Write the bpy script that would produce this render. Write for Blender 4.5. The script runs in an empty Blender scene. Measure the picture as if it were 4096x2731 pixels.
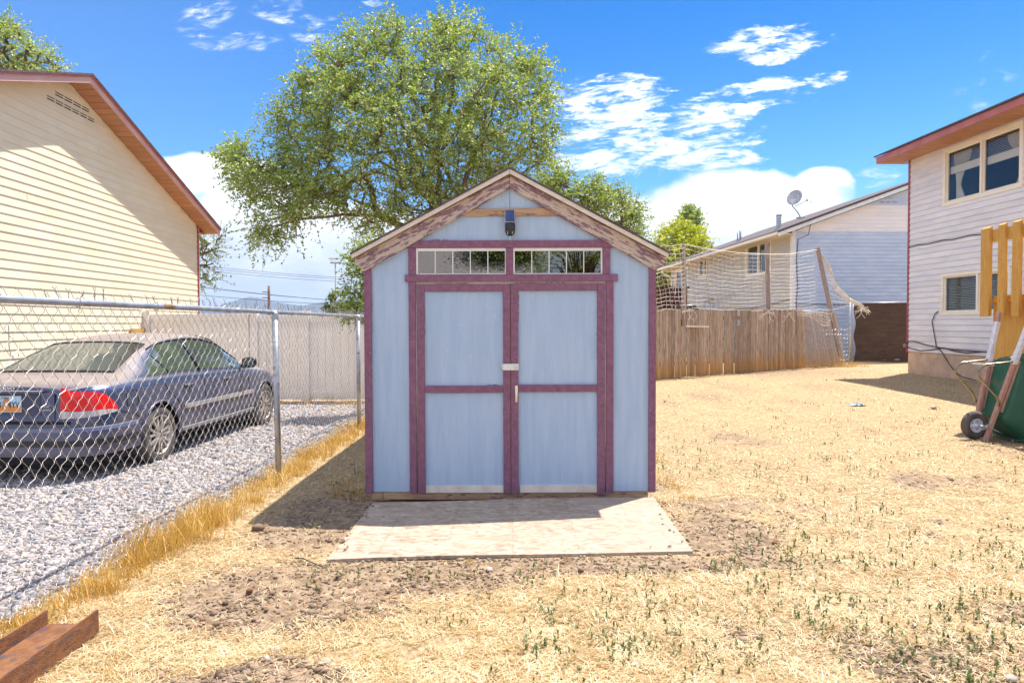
import bpy, bmesh, math, random
import numpy as np
from mathutils import Vector, Matrix, Euler
from mathutils import noise as mn
random.seed(7); RNG = np.random.default_rng(7)
SC = bpy.context.scene
COL = SC.collection
R = math.radians
# ------------------------------------------------------------------ camera, sky, sun, exposure
CAM_H = 1.40; FPX = 2731.0; PITCH = math.atan(71/2731.0); ROLL = 0.003
cam = bpy.data.cameras.new('camera'); cam.sensor_width = 36; cam.lens = 24.0
cam.clip_start = 0.05; cam.clip_end = 20000
camo = bpy.data.objects.new('camera', cam); COL.objects.link(camo)
camo.matrix_world = Matrix.Translation((0, 0, CAM_H)) @ Matrix.Rotation(math.pi/2-PITCH, 4, 'X') @ Matrix.Rotation(-ROLL, 4, 'Z')
SC.camera = camo
SUN = Vector((0.315, 0.285, 1.0)).normalized()
SUN_EL = math.asin(SUN.z); SUN_AZ = math.atan2(SUN.x, SUN.y)
sl = bpy.data.lights.new('sun', 'SUN'); sl.energy = 2.05; sl.angle = R(0.53); sl.color = (1.0, 0.94, 0.84)
so = bpy.data.objects.new('sun', sl); COL.objects.link(so)
so.rotation_euler = SUN.to_track_quat('Z', 'Y').to_euler()
SC.view_settings.view_transform = 'Standard'; SC.view_settings.look = 'None'
SC.view_settings.gamma = 1.0; SC.view_settings.use_curve_mapping = False
SC.view_settings.exposure = 2.17
SC.render.engine = 'CYCLES'
SC.cycles.use_denoising = True
SC.cycles.max_bounces = 6; SC.cycles.diffuse_bounces = 4; SC.cycles.glossy_bounces = 3
SC.cycles.transparent_max_bounces = 12; SC.cycles.transmission_bounces = 4
SC.cycles.sample_clamp_indirect = 6.0

def at(px, py, Y):                       # photo point (4096 px wide) at a depth of Y metres -> world point
    dx = px-2048; b = -(py-1365.5)
    u = (dx+ROLL*b)/FPX; v = (b-ROLL*dx)/FPX
    ry = math.cos(PITCH)+v*math.sin(PITCH); rz = -math.sin(PITCH)+v*math.cos(PITCH)
    return Vector((u*Y/ry, Y, CAM_H+rz*Y/ry))

class NT:
    """tiny node helper"""
    def __init__(s, tree): s.t = tree; s.n = tree.nodes; s.l = tree.links
    def add(s, typ, **kw):
        nd = s.n.new(typ)
        for k, v in kw.items():
            setattr(nd, k, v)
        return nd
    def set(s, sock, v):
        if isinstance(v, bpy.types.NodeSocket): s.l.new(v, sock)
        elif v is not None: sock.default_value = v
    def math(s, op, a, b=None, c=None, clamp=False):
        nd = s.n.new('ShaderNodeMath'); nd.operation = op; nd.use_clamp = clamp
        s.set(nd.inputs[0], a)
        if b is not None: s.set(nd.inputs[1], b)
        if c is not None: s.set(nd.inputs[2], c)
        return nd.outputs[0]
    def vmath(s, op, a, b=None):
        nd = s.n.new('ShaderNodeVectorMath'); nd.operation = op
        s.set(nd.inputs[0], a)
        if b is not None: s.set(nd.inputs[1], b)
        return nd.outputs[0]
    def mix(s, f, a, b, blend='MIX'):
        nd = s.n.new('ShaderNodeMix'); nd.data_type = 'RGBA'; nd.blend_type = blend
        s.set(nd.inputs[0], f)
        s.set(nd.inputs[6], (*a, 1) if isinstance(a, tuple) and len(a) == 3 else a)
        s.set(nd.inputs[7], (*b, 1) if isinstance(b, tuple) and len(b) == 3 else b)
        return nd.outputs[2]
    def noise(s, vec, scale=5, detail=4, rough=.55, dist=0, color=False):
        nd = s.n.new('ShaderNodeTexNoise'); s.set(nd.inputs['Vector'], vec)
        nd.inputs['Scale'].default_value = scale; nd.inputs['Detail'].default_value = detail
        nd.inputs['Roughness'].default_value = rough; nd.inputs['Distortion'].default_value = dist
        return nd.outputs['Color' if color else 'Fac']
    def ramp(s, f, lo, hi, inv=False, smooth=True):
        nd = s.n.new('ShaderNodeMapRange'); nd.interpolation_type = 'SMOOTHSTEP' if smooth else 'LINEAR'
        s.set(nd.inputs[0], f); nd.inputs[1].default_value = lo; nd.inputs[2].default_value = hi
        nd.inputs[3].default_value = 1 if inv else 0; nd.inputs[4].default_value = 0 if inv else 1
        return nd.outputs[0]
    def xyz(s, v):
        nd = s.n.new('ShaderNodeSeparateXYZ'); s.l.new(v, nd.inputs[0]); return nd.outputs
    def comb(s, x, y, z):
        nd = s.n.new('ShaderNodeCombineXYZ')
        for i, q in enumerate((x, y, z)): s.set(nd.inputs[i], q)
        return nd.outputs[0]

# ---- sky: Nishita gradient with clouds standing at their own bearings
wd = bpy.data.worlds.new('World'); SC.world = wd; wd.use_nodes = True
N = NT(wd.node_tree); N.n.clear()
wout = N.add('ShaderNodeOutputWorld'); bg = N.add('ShaderNodeBackground')
N.l.new(bg.outputs[0], wout.inputs[0]); bg.inputs[1].default_value = 0.148
sky = N.add('ShaderNodeTexSky', sky_type='NISHITA'); sky.sun_disc = False
sky.sun_elevation = SUN_EL; sky.sun_rotation = SUN_AZ
sky.altitude = 1300; sky.air_density = 1.0; sky.dust_density = 0.6; sky.ozone_density = 2.0
tc = N.add('ShaderNodeTexCoord'); D = tc.outputs['Generated']
dx_, dy_, dz_ = N.xyz(D)
dys = N.math('MAXIMUM', dy_, 0.05)
U = N.math('DIVIDE', dx_, dys); V = N.math('DIVIDE', dz_, dys)
front = N.ramp(dy_, 0.05, 0.3)
def ell(px, py, rx, ry, ang=0.0, soft=0.45):
    u0 = (px-2048)/FPX; v0 = (1295-py)/FPX
    a = N.math('SUBTRACT', U, u0); b = N.math('SUBTRACT', V, v0)
    c, s_ = math.cos(R(ang)), math.sin(R(ang))
    a2 = N.math('ADD', N.math('MULTIPLY', a, c), N.math('MULTIPLY', b, s_))
    b2 = N.math('SUBTRACT', N.math('MULTIPLY', b, c), N.math('MULTIPLY', a, s_))
    a2 = N.math('MULTIPLY', a2, FPX/rx); b2 = N.math('MULTIPLY', b2, FPX/ry)
    d = N.math('SQRT', N.math('ADD', N.math('MULTIPLY', a2, a2), N.math('MULTIPLY', b2, b2)))
    return N.ramp(d, 1-soft, 1+soft, inv=True)
def union(lst):
    o = lst[0]
    for q in lst[1:]: o = N.math('MAXIMUM', o, q)
    return o
UV = N.comb(N.math('MULTIPLY', U, 1.0), N.math('MULTIPLY', V, 1.0), 0.0)
UVs = N.comb(N.math('ADD', N.math('MULTIPLY', U, 1.0), N.math('MULTIPLY', V, -1.2)), N.math('MULTIPLY', V, 3.2), 0.3)
warp = N.noise(UV, 3.0, 3)
n_str = N.noise(UVs, 13.0, 9, .66, .6)
n_str2 = N.noise(UVs, 34.0, 7, .66, .6)
n_cum = N.noise(N.comb(U, N.math('MULTIPLY', V, 1.6), 4.0), 5.0, 10, .6, .2)
n_cum2 = N.noise(N.comb(U, N.math('MULTIPLY', V, 1.6), 14.0), 9.0, 8, .62, .3)
n_big = N.noise(N.comb(U, N.math('MULTIPLY', V, 2.0), 9.0), 2.2, 5, .5)
streak = union([ell(2600, 560, 470, 150, 3), ell(2900, 430, 420, 75, 12), ell(2450, 420, 260, 110, 8),
                ell(2760, 640, 360, 70, -3), ell(3280, 335, 130, 32, 10, .4), ell(3090, 195, 230, 85, 8), ell(2350, 640, 200, 70, -6)])
streak_m = N.math('MULTIPLY', N.ramp(N.math('ADD', N.math('MULTIPLY', streak, .335), N.math('ADD', N.math('MULTIPLY', n_str, 1.15), N.math('MULTIPLY', n_str2, .55))), 1.06, 1.34), N.ramp(streak, .02, .45))
wisps = union([ell(840, 75, 110, 50, 20), ell(900, 168, 130, 42, 0), ell(1060, 175, 90, 40, -8), ell(1150, 75, 120, 35, -12), ell(1300, 150, 110, 60, 0), ell(1500, 25, 60, 18, -25), ell(3500, 720, 90, 40, 10)])
wisp_m = N.math('MULTIPLY', N.math('MULTIPLY', N.ramp(N.math('ADD', N.math('MULTIPLY', n_str, 1.0), N.math('MULTIPLY', n_str2, .5)), .70, 1.02), N.ramp(wisps, .05, .9)), .8)
cumu = union([ell(2950, 880, 480, 190, 0, .3), ell(2450, 960, 330, 190, 0, .3), ell(3300, 760, 150, 90, 0, .3), ell(3050, 1080, 800, 260, 0, .25), ell(2700, 1250, 1400, 280, 0, .2),
              ell(820, 770, 380, 160, 0, .25), ell(640, 1000, 700, 330, 0, .25), ell(1250, 1000, 700, 200, 0, .3), ell(1200, 1200, 900, 200, 0, .2), ell(100, 1150, 600, 300, 0, .3)])
cumu_m = N.ramp(N.math('ADD', N.math('MULTIPLY', cumu, .50), N.math('ADD', N.math('MULTIPLY', n_cum, 1.15), N.math('MULTIPLY', n_cum2, .40))), .92, 1.16)
# unseen sky: same kinds of cloud, cover thickened to lift the shade
zz = N.math('ADD', N.math('MAXIMUM', dz_, 0.0), 0.12)
PL = N.comb(N.math('DIVIDE', dx_, zz), N.math('DIVIDE', dy_, zz), 2.0)
n_else = N.noise(PL, 0.9, 9, .58, .3)
elv = N.math('ARCTAN2', dz_, 1.0)
else_m = N.math('MULTIPLY', N.ramp(N.math('ADD', n_else, N.math('MULTIPLY', N.ramp(dz_, 0.0, .45, inv=True), .18)), .44, .60), .92)
cl_front = N.math('MAXIMUM', N.math('MAXIMUM', streak_m, wisp_m), cumu_m)
inview = N.math('MULTIPLY', front, N.ramp(N.math('ABSOLUTE', U), .85, 1.2, inv=True))
inview = N.math('MULTIPLY', inview, N.ramp(V, .55, .75, inv=True))
cmask = N.math('ADD', N.math('MULTIPLY', cl_front, inview), N.math('MULTIPLY', else_m, N.math('SUBTRACT', 1.0, inview)))
shade = N.ramp(N.math('ADD', N.math('MULTIPLY', n_big, .6), N.math('MULTIPLY', n_cum2, .7)), .52, .78)
low = N.ramp(dz_, .05, .25, inv=True)                      # cloud bases low over the horizon are greyer blue
shade = N.math('MAXIMUM', N.math('MULTIPLY', shade, .75), N.math('MULTIPLY', low, N.math('ADD', .45, N.math('MULTIPLY', n_cum2, 1.0)), clamp=True))
shade = N.math('MULTIPLY', shade, N.ramp(dz_, .19, .30, inv=True))
ccol = N.mix(shade, (2.75, 2.75, 2.8), (1.05, 1.22, 1.56))
hs = N.add('ShaderNodeHueSaturation'); hs.inputs['Saturation'].default_value = 1.0; hs.inputs['Value'].default_value = 1.0
N.l.new(sky.outputs[0], hs.inputs['Color'])
tint = N.mix(N.ramp(dx_, -.62, .05), (.11, .22, .325), (.0, .145, .28))
tint = N.mix(N.ramp(dz_, .08, .46), (.11, .24, .37), tint)
skyc = N.mix(1.0, hs.outputs[0], tint, 'MULTIPLY')
skyc = N.mix(N.ramp(dz_, -.02, .20, inv=True), skyc, (.95, 1.18, 1.64))
N.l.new(N.mix(cmask, skyc, ccol), bg.inputs[0])
wd.cycles.sampling_method = 'MANUAL'; wd.cycles.sample_map_resolution = 512

# ------------------------------------------------------------------ naming helpers
def tag(o, label=None, cat=None, group=None, kind=None):
    if label: o['label'] = label
    if cat: o['category'] = cat
    if group: o['group'] = group
    if kind: o['kind'] = kind
    return o
def thing(name, label, cat, loc=(0, 0, 0), rotz=0.0, group=None):
    o = bpy.data.objects.new(name, None); COL.objects.link(o)
    o.location = loc; o.rotation_euler = (0, 0, rotz); o.empty_display_size = .1
    return tag(o, label, cat, group)
def origin_of(o):
    v = Vector((0, 0, 0))
    while o is not None:
        v += o.location; o = o.parent
    return v
def mesh_obj(name, me, mats, parent=None, label=None, kind=None):
    o = bpy.data.objects.new(name, me); COL.objects.link(o)
    for m in (mats if isinstance(mats, (list, tuple)) else [mats]): me.materials.append(m)
    if parent is not None: o.parent = parent
    if label: o['label'] = label
    if kind: o['kind'] = kind
    return o
class MB:
    """collects faces in world coordinates; build() links them as one object"""
    def __init__(s): s.v = []; s.f = []; s.mi = []; s.m = 0; s.sm = []
    def face(s, pts, smooth=False):
        n = len(s.v); s.v += [tuple(p) for p in pts]; s.f.append(tuple(range(n, n+len(pts)))); s.mi.append(s.m); s.sm.append(smooth)
    def hull(s, p):                      # 8 points: bottom 4 (ccw), top 4
        n = len(s.v); s.v += [tuple(q) for q in p]
        for f in ((3, 2, 1, 0), (4, 5, 6, 7), (0, 1, 5, 4), (1, 2, 6, 5), (2, 3, 7, 6), (3, 0, 4, 7)):
            s.f.append(tuple(n+i for i in f)); s.mi.append(s.m); s.sm.append(False)
    def box(s, x0, x1, y0, y1, z0, z1):
        s.hull([(x0, y0, z0), (x1, y0, z0), (x1, y1, z0), (x0, y1, z0), (x0, y0, z1), (x1, y0, z1), (x1, y1, z1), (x0, y1, z1)])
    def obox(s, W, s0, s1, n0, n1, z0, z1):      # W = (C, D, Nn) wall frame
        P = lambda a, b, z: wpt(W, a, b, z)
        s.hull([P(s0, n0, z0), P(s1, n0, z0), P(s1, n1, z0), P(s0, n1, z0), P(s0, n0, z1), P(s1, n0, z1), P(s1, n1, z1), P(s0, n1, z1)])
    def bar(s, a, b, w, h, up=(0, 0, 1)):
        a = Vector(a); b = Vector(b); d = (b-a).normalized(); up = Vector(up)
        r = d.cross(up)
        if r.length < 1e-4: r = d.cross(Vector((0, 1, 0)))
        r.normalize(); u = r.cross(d).normalized(); r = r*(w/2); u = u*(h/2)
        s.hull([a-r-u, a+r-u, a+r+u, a-r+u, b-r-u, b+r-u, b+r+u, b-r+u])
    def prism(s, pts, off):              # polygon pts extruded by vector off
        off = Vector(off); n = len(s.v); k = len(pts); pts = [Vector(p) for p in pts]
        s.v += [tuple(p) for p in pts]+[tuple(p+off) for p in pts]
        s.f.append(tuple(n+i for i in range(k))); s.f.append(tuple(n+k+i for i in reversed(range(k))))
        for i in range(k):
            j = (i+1) % k; s.f.append((n+j, n+i, n+k+i, n+k+j))
        s.mi += [s.m]*(k+2); s.sm += [False]*(k+2)
    def tube(s, pts, r, sides=6, caps=True):
        pts = [Vector(p) for p in pts]; k = len(pts)
        rs = r if isinstance(r, (list, tuple)) else [r]*k
        n0 = len(s.v); prev = None
        for i, p in enumerate(pts):
            d = (pts[min(i+1, k-1)]-pts[max(i-1, 0)])
            if d.length < 1e-9: d = Vector((0, 0, 1))
            d.normalize()
            if prev is None:
                a = d.cross(Vector((0, 0, 1)))
                if a.length < .05: a = d.cross(Vector((0, 1, 0)))
            else: a = prev-d*prev.dot(d)
            a.normalize(); prev = a; b = d.cross(a)
            for j in range(sides):
                t = 2*math.pi*j/sides; s.v.append(tuple(p+(a*math.cos(t)+b*math.sin(t))*rs[i]))
        for i in range(k-1):
            for j in range(sides):
                j2 = (j+1) % sides; A = n0+i*sides
                s.f.append((A+j, A+j2, A+sides+j2, A+sides+j)); s.mi.append(s.m); s.sm.append(sides > 4)
        if caps:
            s.f.append(tuple(n0+j for j in reversed(range(sides)))); s.f.append(tuple(n0+(k-1)*sides+j for j in range(sides)))
            s.mi += [s.m]*2; s.sm += [False]*2
    def lathe(s, c, axis, prof, seg=24):   # prof: list of (r, h) along axis
        c = Vector(c); ax = Vector(axis).normalized()
        a = ax.cross(Vector((0, 0, 1)))
        if a.length < .05: a = ax.cross(Vector((0, 1, 0)))
        a.normalize(); b = ax.cross(a); n0 = len(s.v)
        for (r, h) in prof:
            for j in range(seg):
                t = 2*math.pi*j/seg; s.v.append(tuple(c+ax*h+(a*math.cos(t)+b*math.sin(t))*max(r, 1e-4)))
        for i in range(len(prof)-1):
            for j in range(seg):
                j2 = (j+1) % seg; A = n0+i*seg
                s.f.append((A+j, A+j2, A+seg+j2, A+seg+j)); s.mi.append(s.m); s.sm.append(True)
    def build(s, name, mats, parent=None, label=None, kind=None, bevel=0, origin=None):
        off = Vector(origin) if origin is not None else origin_of(parent)
        me = bpy.data.meshes.new(name)
        base = origin_of(parent)
        me.from_pydata([(x-off.x, y-off.y, z-off.z) for x, y, z in s.v], [], s.f)
        me.polygons.foreach_set('material_index', s.mi); me.polygons.foreach_set('use_smooth', s.sm)
        bm = bmesh.new(); bm.from_mesh(me); bmesh.ops.recalc_face_normals(bm, faces=bm.faces); bm.to_mesh(me); bm.free()
        o = mesh_obj(name, me, mats, parent, label, kind)
        if origin is not None: o.location = off-base
        if bevel:
            b = o.modifiers.new('bevel', 'BEVEL'); b.width = bevel; b.segments = 2; b.limit_method = 'ANGLE'
        return o
def np_mesh(name, V, F, mats, parent=None, kind=None, label=None, smooth=False):   # fast path, F (n,k) array
    me = bpy.data.meshes.new(name); V = np.asarray(V, dtype=np.float32); F = np.asarray(F, dtype=np.int32)
    me.vertices.add(len(V)); me.vertices.foreach_set('co', V.ravel())
    k = F.shape[1]; me.loops.add(F.size); me.loops.foreach_set('vertex_index', F.ravel())
    me.polygons.add(len(F)); me.polygons.foreach_set('loop_start', np.arange(len(F), dtype=np.int32)*k)
    me.polygons.foreach_set('loop_total', np.full(len(F), k, dtype=np.int32))
    if smooth: me.polygons.foreach_set('use_smooth', np.ones(len(F), dtype=bool))
    me.update(calc_edges=True)
    return mesh_obj(name, me, mats, parent, label, kind)
def wpt(W, s, n, z):
    C, Dd, Nn = W; return (C[0]+Dd[0]*s+Nn[0]*n, C[1]+Dd[1]*s+Nn[1]*n, z)

# ------------------------------------------------------------------ materials
def M(name, c1, c2=None, ns=6, st=(1, 1, 1), lo=.35, hi=.65, rough=.6, metal=0, spec=.5, bump=0, bs=30, bst=None, det=5,
      c3=None, s3=20, lo3=.6, hi3=.7, st3=None, roty=0.0, rnd=0.0, island=0.0, rand_off=True, coat=0, trans=0):
    m = bpy.data.materials.new(name); m.use_nodes = True; n = NT(m.node_tree); n.n.clear()
    out = n.add('ShaderNodeOutputMaterial'); p = n.add('ShaderNodeBsdfPrincipled'); n.l.new(p.outputs[0], out.inputs[0])
    t = n.add('ShaderNodeTexCoord'); vec = t.outputs['Object']
    oi = n.add('ShaderNodeObjectInfo')
    if rand_off:
        vec = n.vmath('ADD', vec, n.vmath('SCALE', n.comb(oi.outputs['Random'], n.math('MULTIPLY', oi.outputs['Random'], 3.7), n.math('MULTIPLY', oi.outputs['Random'], 7.3))))
        vec.node.inputs[1].links[0].from_node.inputs['Scale'].default_value = 9.0
    if roty:
        vr = n.add('ShaderNodeVectorRotate', rotation_type='Y_AXIS'); n.l.new(vec, vr.inputs['Vector']); vr.inputs['Angle'].default_value = roty; vec = vr.outputs[0]
    def V(s_): return n.vmath('MULTIPLY', vec, s_)
    col = (*c1, 1)
    if c2: col = n.mix(n.ramp(n.noise(V(st), ns, det), lo, hi), c1, c2)
    if c3: col = n.mix(n.ramp(n.noise(V(st3 or st), s3, 4), lo3, hi3), col, c3)
    if rnd:
        h = n.add('ShaderNodeHueSaturation'); n.set(h.inputs['Value'], n.math('ADD', n.math('MULTIPLY', oi.outputs['Random'], 2*rnd), 1-rnd)); n.set(h.inputs['Color'], col); col = h.outputs[0]
    if island:
        g = n.add('ShaderNodeNewGeometry'); h = n.add('ShaderNodeHueSaturation')
        n.set(h.inputs['Value'], n.math('ADD', n.math('MULTIPLY', g.outputs['Random Per Island'], 2*island), 1-island)); n.set(h.inputs['Color'], col); col = h.outputs[0]
    n.set(p.inputs['Base Color'], col); p.inputs['Roughness'].default_value = rough; p.inputs['Metallic'].default_value = metal
    p.inputs['Specular IOR Level'].default_value = spec
    if coat: p.inputs['Coat Weight'].default_value = coat; p.inputs['Coat Roughness'].default_value = .06
    if bump:
        b = n.add('ShaderNodeBump'); b.inputs['Strength'].default_value = bump; b.inputs['Distance'].default_value = .01
        n.l.new(n.noise(V(bst or st), bs, 5), b.inputs['Height']); n.l.new(b.outputs[0], p.inputs['Normal'])
    m['p'] = p.name
    return m
MT = {}
MT['blue'] = M('blue_panel_paint', (.37, .49, .655), (.435, .545, .70), 3, (6, 6, .6), .3, .7, .75, bump=.55, bs=16, bst=(7, 7, .35), c3=(.66, .70, .72), s3=26, lo3=.70, hi3=.73, st3=(2, 2, 1))
MT['purple'] = M('purple_trim_paint', (.19, .078, .13), (.26, .112, .18), 5, (5, 5, 5), .3, .7, .7, bump=.35, bs=30, bst=(5, 5, 1), c3=(.5, .42, .42), s3=14, lo3=.74, hi3=.76)
for _s, _a in (('l', 28), ('r', -28)): MT['peel'+_s] = M('peeling_painted_wood', (.54, .44, .37), (.24, .145, .185), 4, (1.6, 2, 9), .47, .53, .85, bump=.6, bs=14, bst=(2, 2, 22), c3=(.66, .54, .42), s3=22, lo3=.56, hi3=.64, st3=(1.2, 1, 8), det=9, roty=R(_a))
MT['rawwood'] = M('raw_wood', (.52, .34, .20), (.38, .23, .13), 5, (1.5, 2, 16), .35, .65, .8, bump=.4, bs=20, bst=(1, 1, 14), c3=(.2, .11, .14), s3=7, lo3=.60, hi3=.64, st3=(1.5, 1, 7))
MT['primer'] = M('primer_white', (.80, .72, .64), (.66, .56, .48), 8, lo=.3, hi=.7, rough=.75, c3=(.25, .18, .12), s3=26, lo3=.72, hi3=.76)
MT['whitetrim'] = M('white_paint', (.78, .78, .76), (.66, .64, .60), 5, rough=.5, lo=.4, hi=.8)
MT['fas_white'] = M('cream_fascia', (.72, .66, .58), (.62, .52, .44), 6, (1, 1, 4), .3, .8, .6)
MT['shingle_dark'] = M('dark_shingle', (.07, .055, .06), (.14, .11, .11), 30, rough=.9, bump=.6, bs=60)
MT['cream'] = M('cream_siding', (.80, .69, .49), (.84, .74, .56), 2, rough=.55, bump=.12, bs=30, bst=(1, 1, 14), rnd=.03)
MT['fas_brown'] = M('brown_fascia', (.40, .11, .10), (.46, .15, .13), 3, rough=.45)
MT['fas_pink'] = M('pinkish_brown_fascia', (.62, .36, .34), (.68, .43, .40), 3, rough=.4)
MT['soffit'] = M('brown_soffit', (.46, .20, .09), (.54, .25, .12), 2, rough=.5, rnd=.06)
MT['maroon'] = M('maroon_trim', (.34, .07, .09), rough=.5)
MT['white_siding'] = M('white_siding', (.66, .65, .70), (.80, .77, .78), 1.5, (1, .8, 2), .3, .7, .5, bump=.1, bs=20, bst=(1, 1, 10), rnd=.05)
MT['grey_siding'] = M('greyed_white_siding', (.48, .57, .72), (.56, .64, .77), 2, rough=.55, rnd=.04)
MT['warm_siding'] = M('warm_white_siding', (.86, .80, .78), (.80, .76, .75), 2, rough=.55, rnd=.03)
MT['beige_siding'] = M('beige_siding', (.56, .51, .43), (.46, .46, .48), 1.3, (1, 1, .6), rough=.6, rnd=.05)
MT['beige_soffit'] = M('cream_soffit', (.74, .62, .44), (.68, .56, .38), 2, rough=.6)
MT['concrete'] = M('tan_foundation', (.62, .45, .33), (.50, .36, .27), 4, rough=.9, bump=.4, bs=40, c3=(.30, .20, .14), s3=6, lo3=.6, hi3=.75)
MT['frame'] = M('window_frame_cream', (.82, .74, .62), (.86, .80, .70), 4, rough=.45)
MT['vinyl'] = M('vinyl_fence', (.92, .84, .75), (.94, .87, .78), 2, rough=.45, rnd=.02)
MT['galv'] = M('galvanised_steel', (.36, .38, .42), (.50, .51, .55), 6, (2, 2, 2), .35, .65, .42, .75, c3=(.36, .19, .08), s3=3.2, lo3=.60, hi3=.68, st3=(3, 1, 3), bump=.2, bs=60)
MT['wire'] = M('galvanised_wire', (.44, .42, .42), (.34, .31, .30), 4, rough=.42, metal=.35)
MT['rust'] = M('rusty_steel', (.17, .065, .03), (.27, .12, .05), 8, (2, 2, 4), .3, .7, .85, .25, bump=.5, bs=50, c3=(.11, .07, .07), s3=11, lo3=.5, hi3=.68, st3=(1.5, 1, 4))
MT['black'] = M('black_plastic', (.02, .02, .022), rough=.4)
MT['dark'] = M('dark_void', (.012, .012, .014), rough=.9)
MT['chrome'] = M('bright_metal', (.82, .80, .76), (.7, .68, .64), 20, rough=.28, metal=.8)
MT['steel'] = M('plated_steel', (.78, .74, .68), (.6, .56, .5), 12, rough=.35, metal=.6)
MT['tan'] = M('tan_deck_stain', (.52, .27, .045), (.60, .33, .08), 4, (6, 6, 1.2), .3, .7, .75, bump=.4, bs=30, bst=(8, 8, 1), c3=(.20, .10, .035), s3=18, lo3=.66, hi3=.72, st3=(3, 3, .5), rnd=.05)
MT['bark'] = M('bark', (.13, .085, .055), (.22, .15, .10), 12, (1, 1, .3), rough=.95, bump=.9, bs=18, bst=(1, 1, .3))
MT['rope'] = M('net_rope', (.84, .78, .68), (.72, .64, .54), 6, rough=.9)
MT['greytimber'] = M('grey_post_timber', (.26, .20, .17), (.38, .30, .26), 8, (6, 6, .8), .3, .7, .9, bump=.5, bs=20, bst=(8, 8, .6))
MT['wire_dark'] = M('black_cable', (.045, .035, .05), rough=.6)
MT['tyre'] = M('tyre_rubber', (.055, .05, .05), (.12, .10, .09), 8, rough=.85)
MT['alloy'] = M('alloy_wheel', (.52, .48, .44), (.42, .37, .33), 6, rough=.42, metal=.5)
MT['redlens'] = M('red_lens', (.78, .008, .006), rough=.22, coat=.25, spec=.4)
MT['clearlens'] = M('clear_lens', (.62, .58, .55), (.4, .36, .36), 40, (1, 1, .1), rough=.2, coat=.6)
MT['maroonwood'] = M('maroon_deck_wood', (.075, .018, .022), (.11, .03, .03), 6, (4, 4, 1), rough=.8, rnd=.2)
MT['blinds'] = M('blind_slats', (.50, .48, .40), rough=.6)
MT['blinds_lt'] = M('pale_blind_slats', (.88, .80, .66), rough=.6)
MT['curtain'] = M('curtain_cloth', (.80, .72, .60), (.86, .80, .72), 20, (6, 6, .5), rough=.9)
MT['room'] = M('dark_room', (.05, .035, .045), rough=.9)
MT['barrow_green'] = M('green_tub_plastic', (.012, .085, .05), (.02, .11, .065), 4, rough=.55, c3=(.12, .11, .06), s3=4, lo3=.52, hi3=.72, bump=.15, bs=60)
MT['barrow_wood'] = M('pinkish_handle_wood', (.40, .20, .16), (.50, .30, .24), 6, (8, 8, 1), rough=.75, bump=.4, bs=30, bst=(9, 9, 1))
MT['tape'] = M('white_tape', (.74, .72, .76), (.6, .58, .64), 18, rough=.6, bump=.6, bs=30)
MT['rim'] = M('wheel_hub_paint', (.50, .54, .66), (.62, .64, .72), 8, rough=.5, c3=(.3, .18, .1), s3=30, lo3=.66, hi3=.7)
MT['bronze'] = M('plated_leg_tube', (.36, .31, .20), (.25, .22, .15), 14, rough=.3, metal=.85)
MT['stone'] = M('grey_brown_stone', (.36, .27, .23), (.5, .42, .38), 9, rough=.9, bump=.4, bs=30)
MT['roofgrey'] = M('grey_roof_shingles', (.26, .24, .22), (.36, .33, .31), 12, (1, 6, 6), rough=.9)
MT['mount'] = M('far_mountain', (.035, .05, .07), (.06, .07, .08), .012, rough=1, rand_off=False)
MT['orange'] = M('orange_flat', (.62, .24, .05), rough=.5)

def glass_mat(name, tint=(.55, .6, .6), refl=.12, rough=.02, dark=0.0):
    m = bpy.data.materials.new(name); m.use_nodes = True; n = NT(m.node_tree); n.n.clear()
    out = n.add('ShaderNodeOutputMaterial'); tr = n.add('ShaderNodeBsdfTransparent'); gl = n.add('ShaderNodeBsdfGlossy')
    tr.inputs[0].default_value = (*tint, 1); gl.inputs[0].default_value = (.92, .93, .95, 1); gl.inputs['Roughness'].default_value = rough
    lw = n.add('ShaderNodeLayerWeight'); lw.inputs['Blend'].default_value = .5
    f = n.math('ADD', n.math('MULTIPLY', n.math('POWER', lw.outputs['Facing'], 5.0), .9), refl+.03, clamp=True)
    mx = n.add('ShaderNodeMixShader'); n.l.new(f, mx.inputs[0]); n.l.new(tr.outputs[0], mx.inputs[1]); n.l.new(gl.outputs[0], mx.inputs[2])
    n.l.new(mx.outputs[0], out.inputs[0]); return m
MT['glass'] = glass_mat('window_glass', (.88, .90, .90), .0)
MT['transom'] = glass_mat('transom_glass', (.35, .33, .38), .20, .01)
MT['carglass'] = glass_mat('car_glass', (.18, .24, .23), .22, .02)

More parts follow.
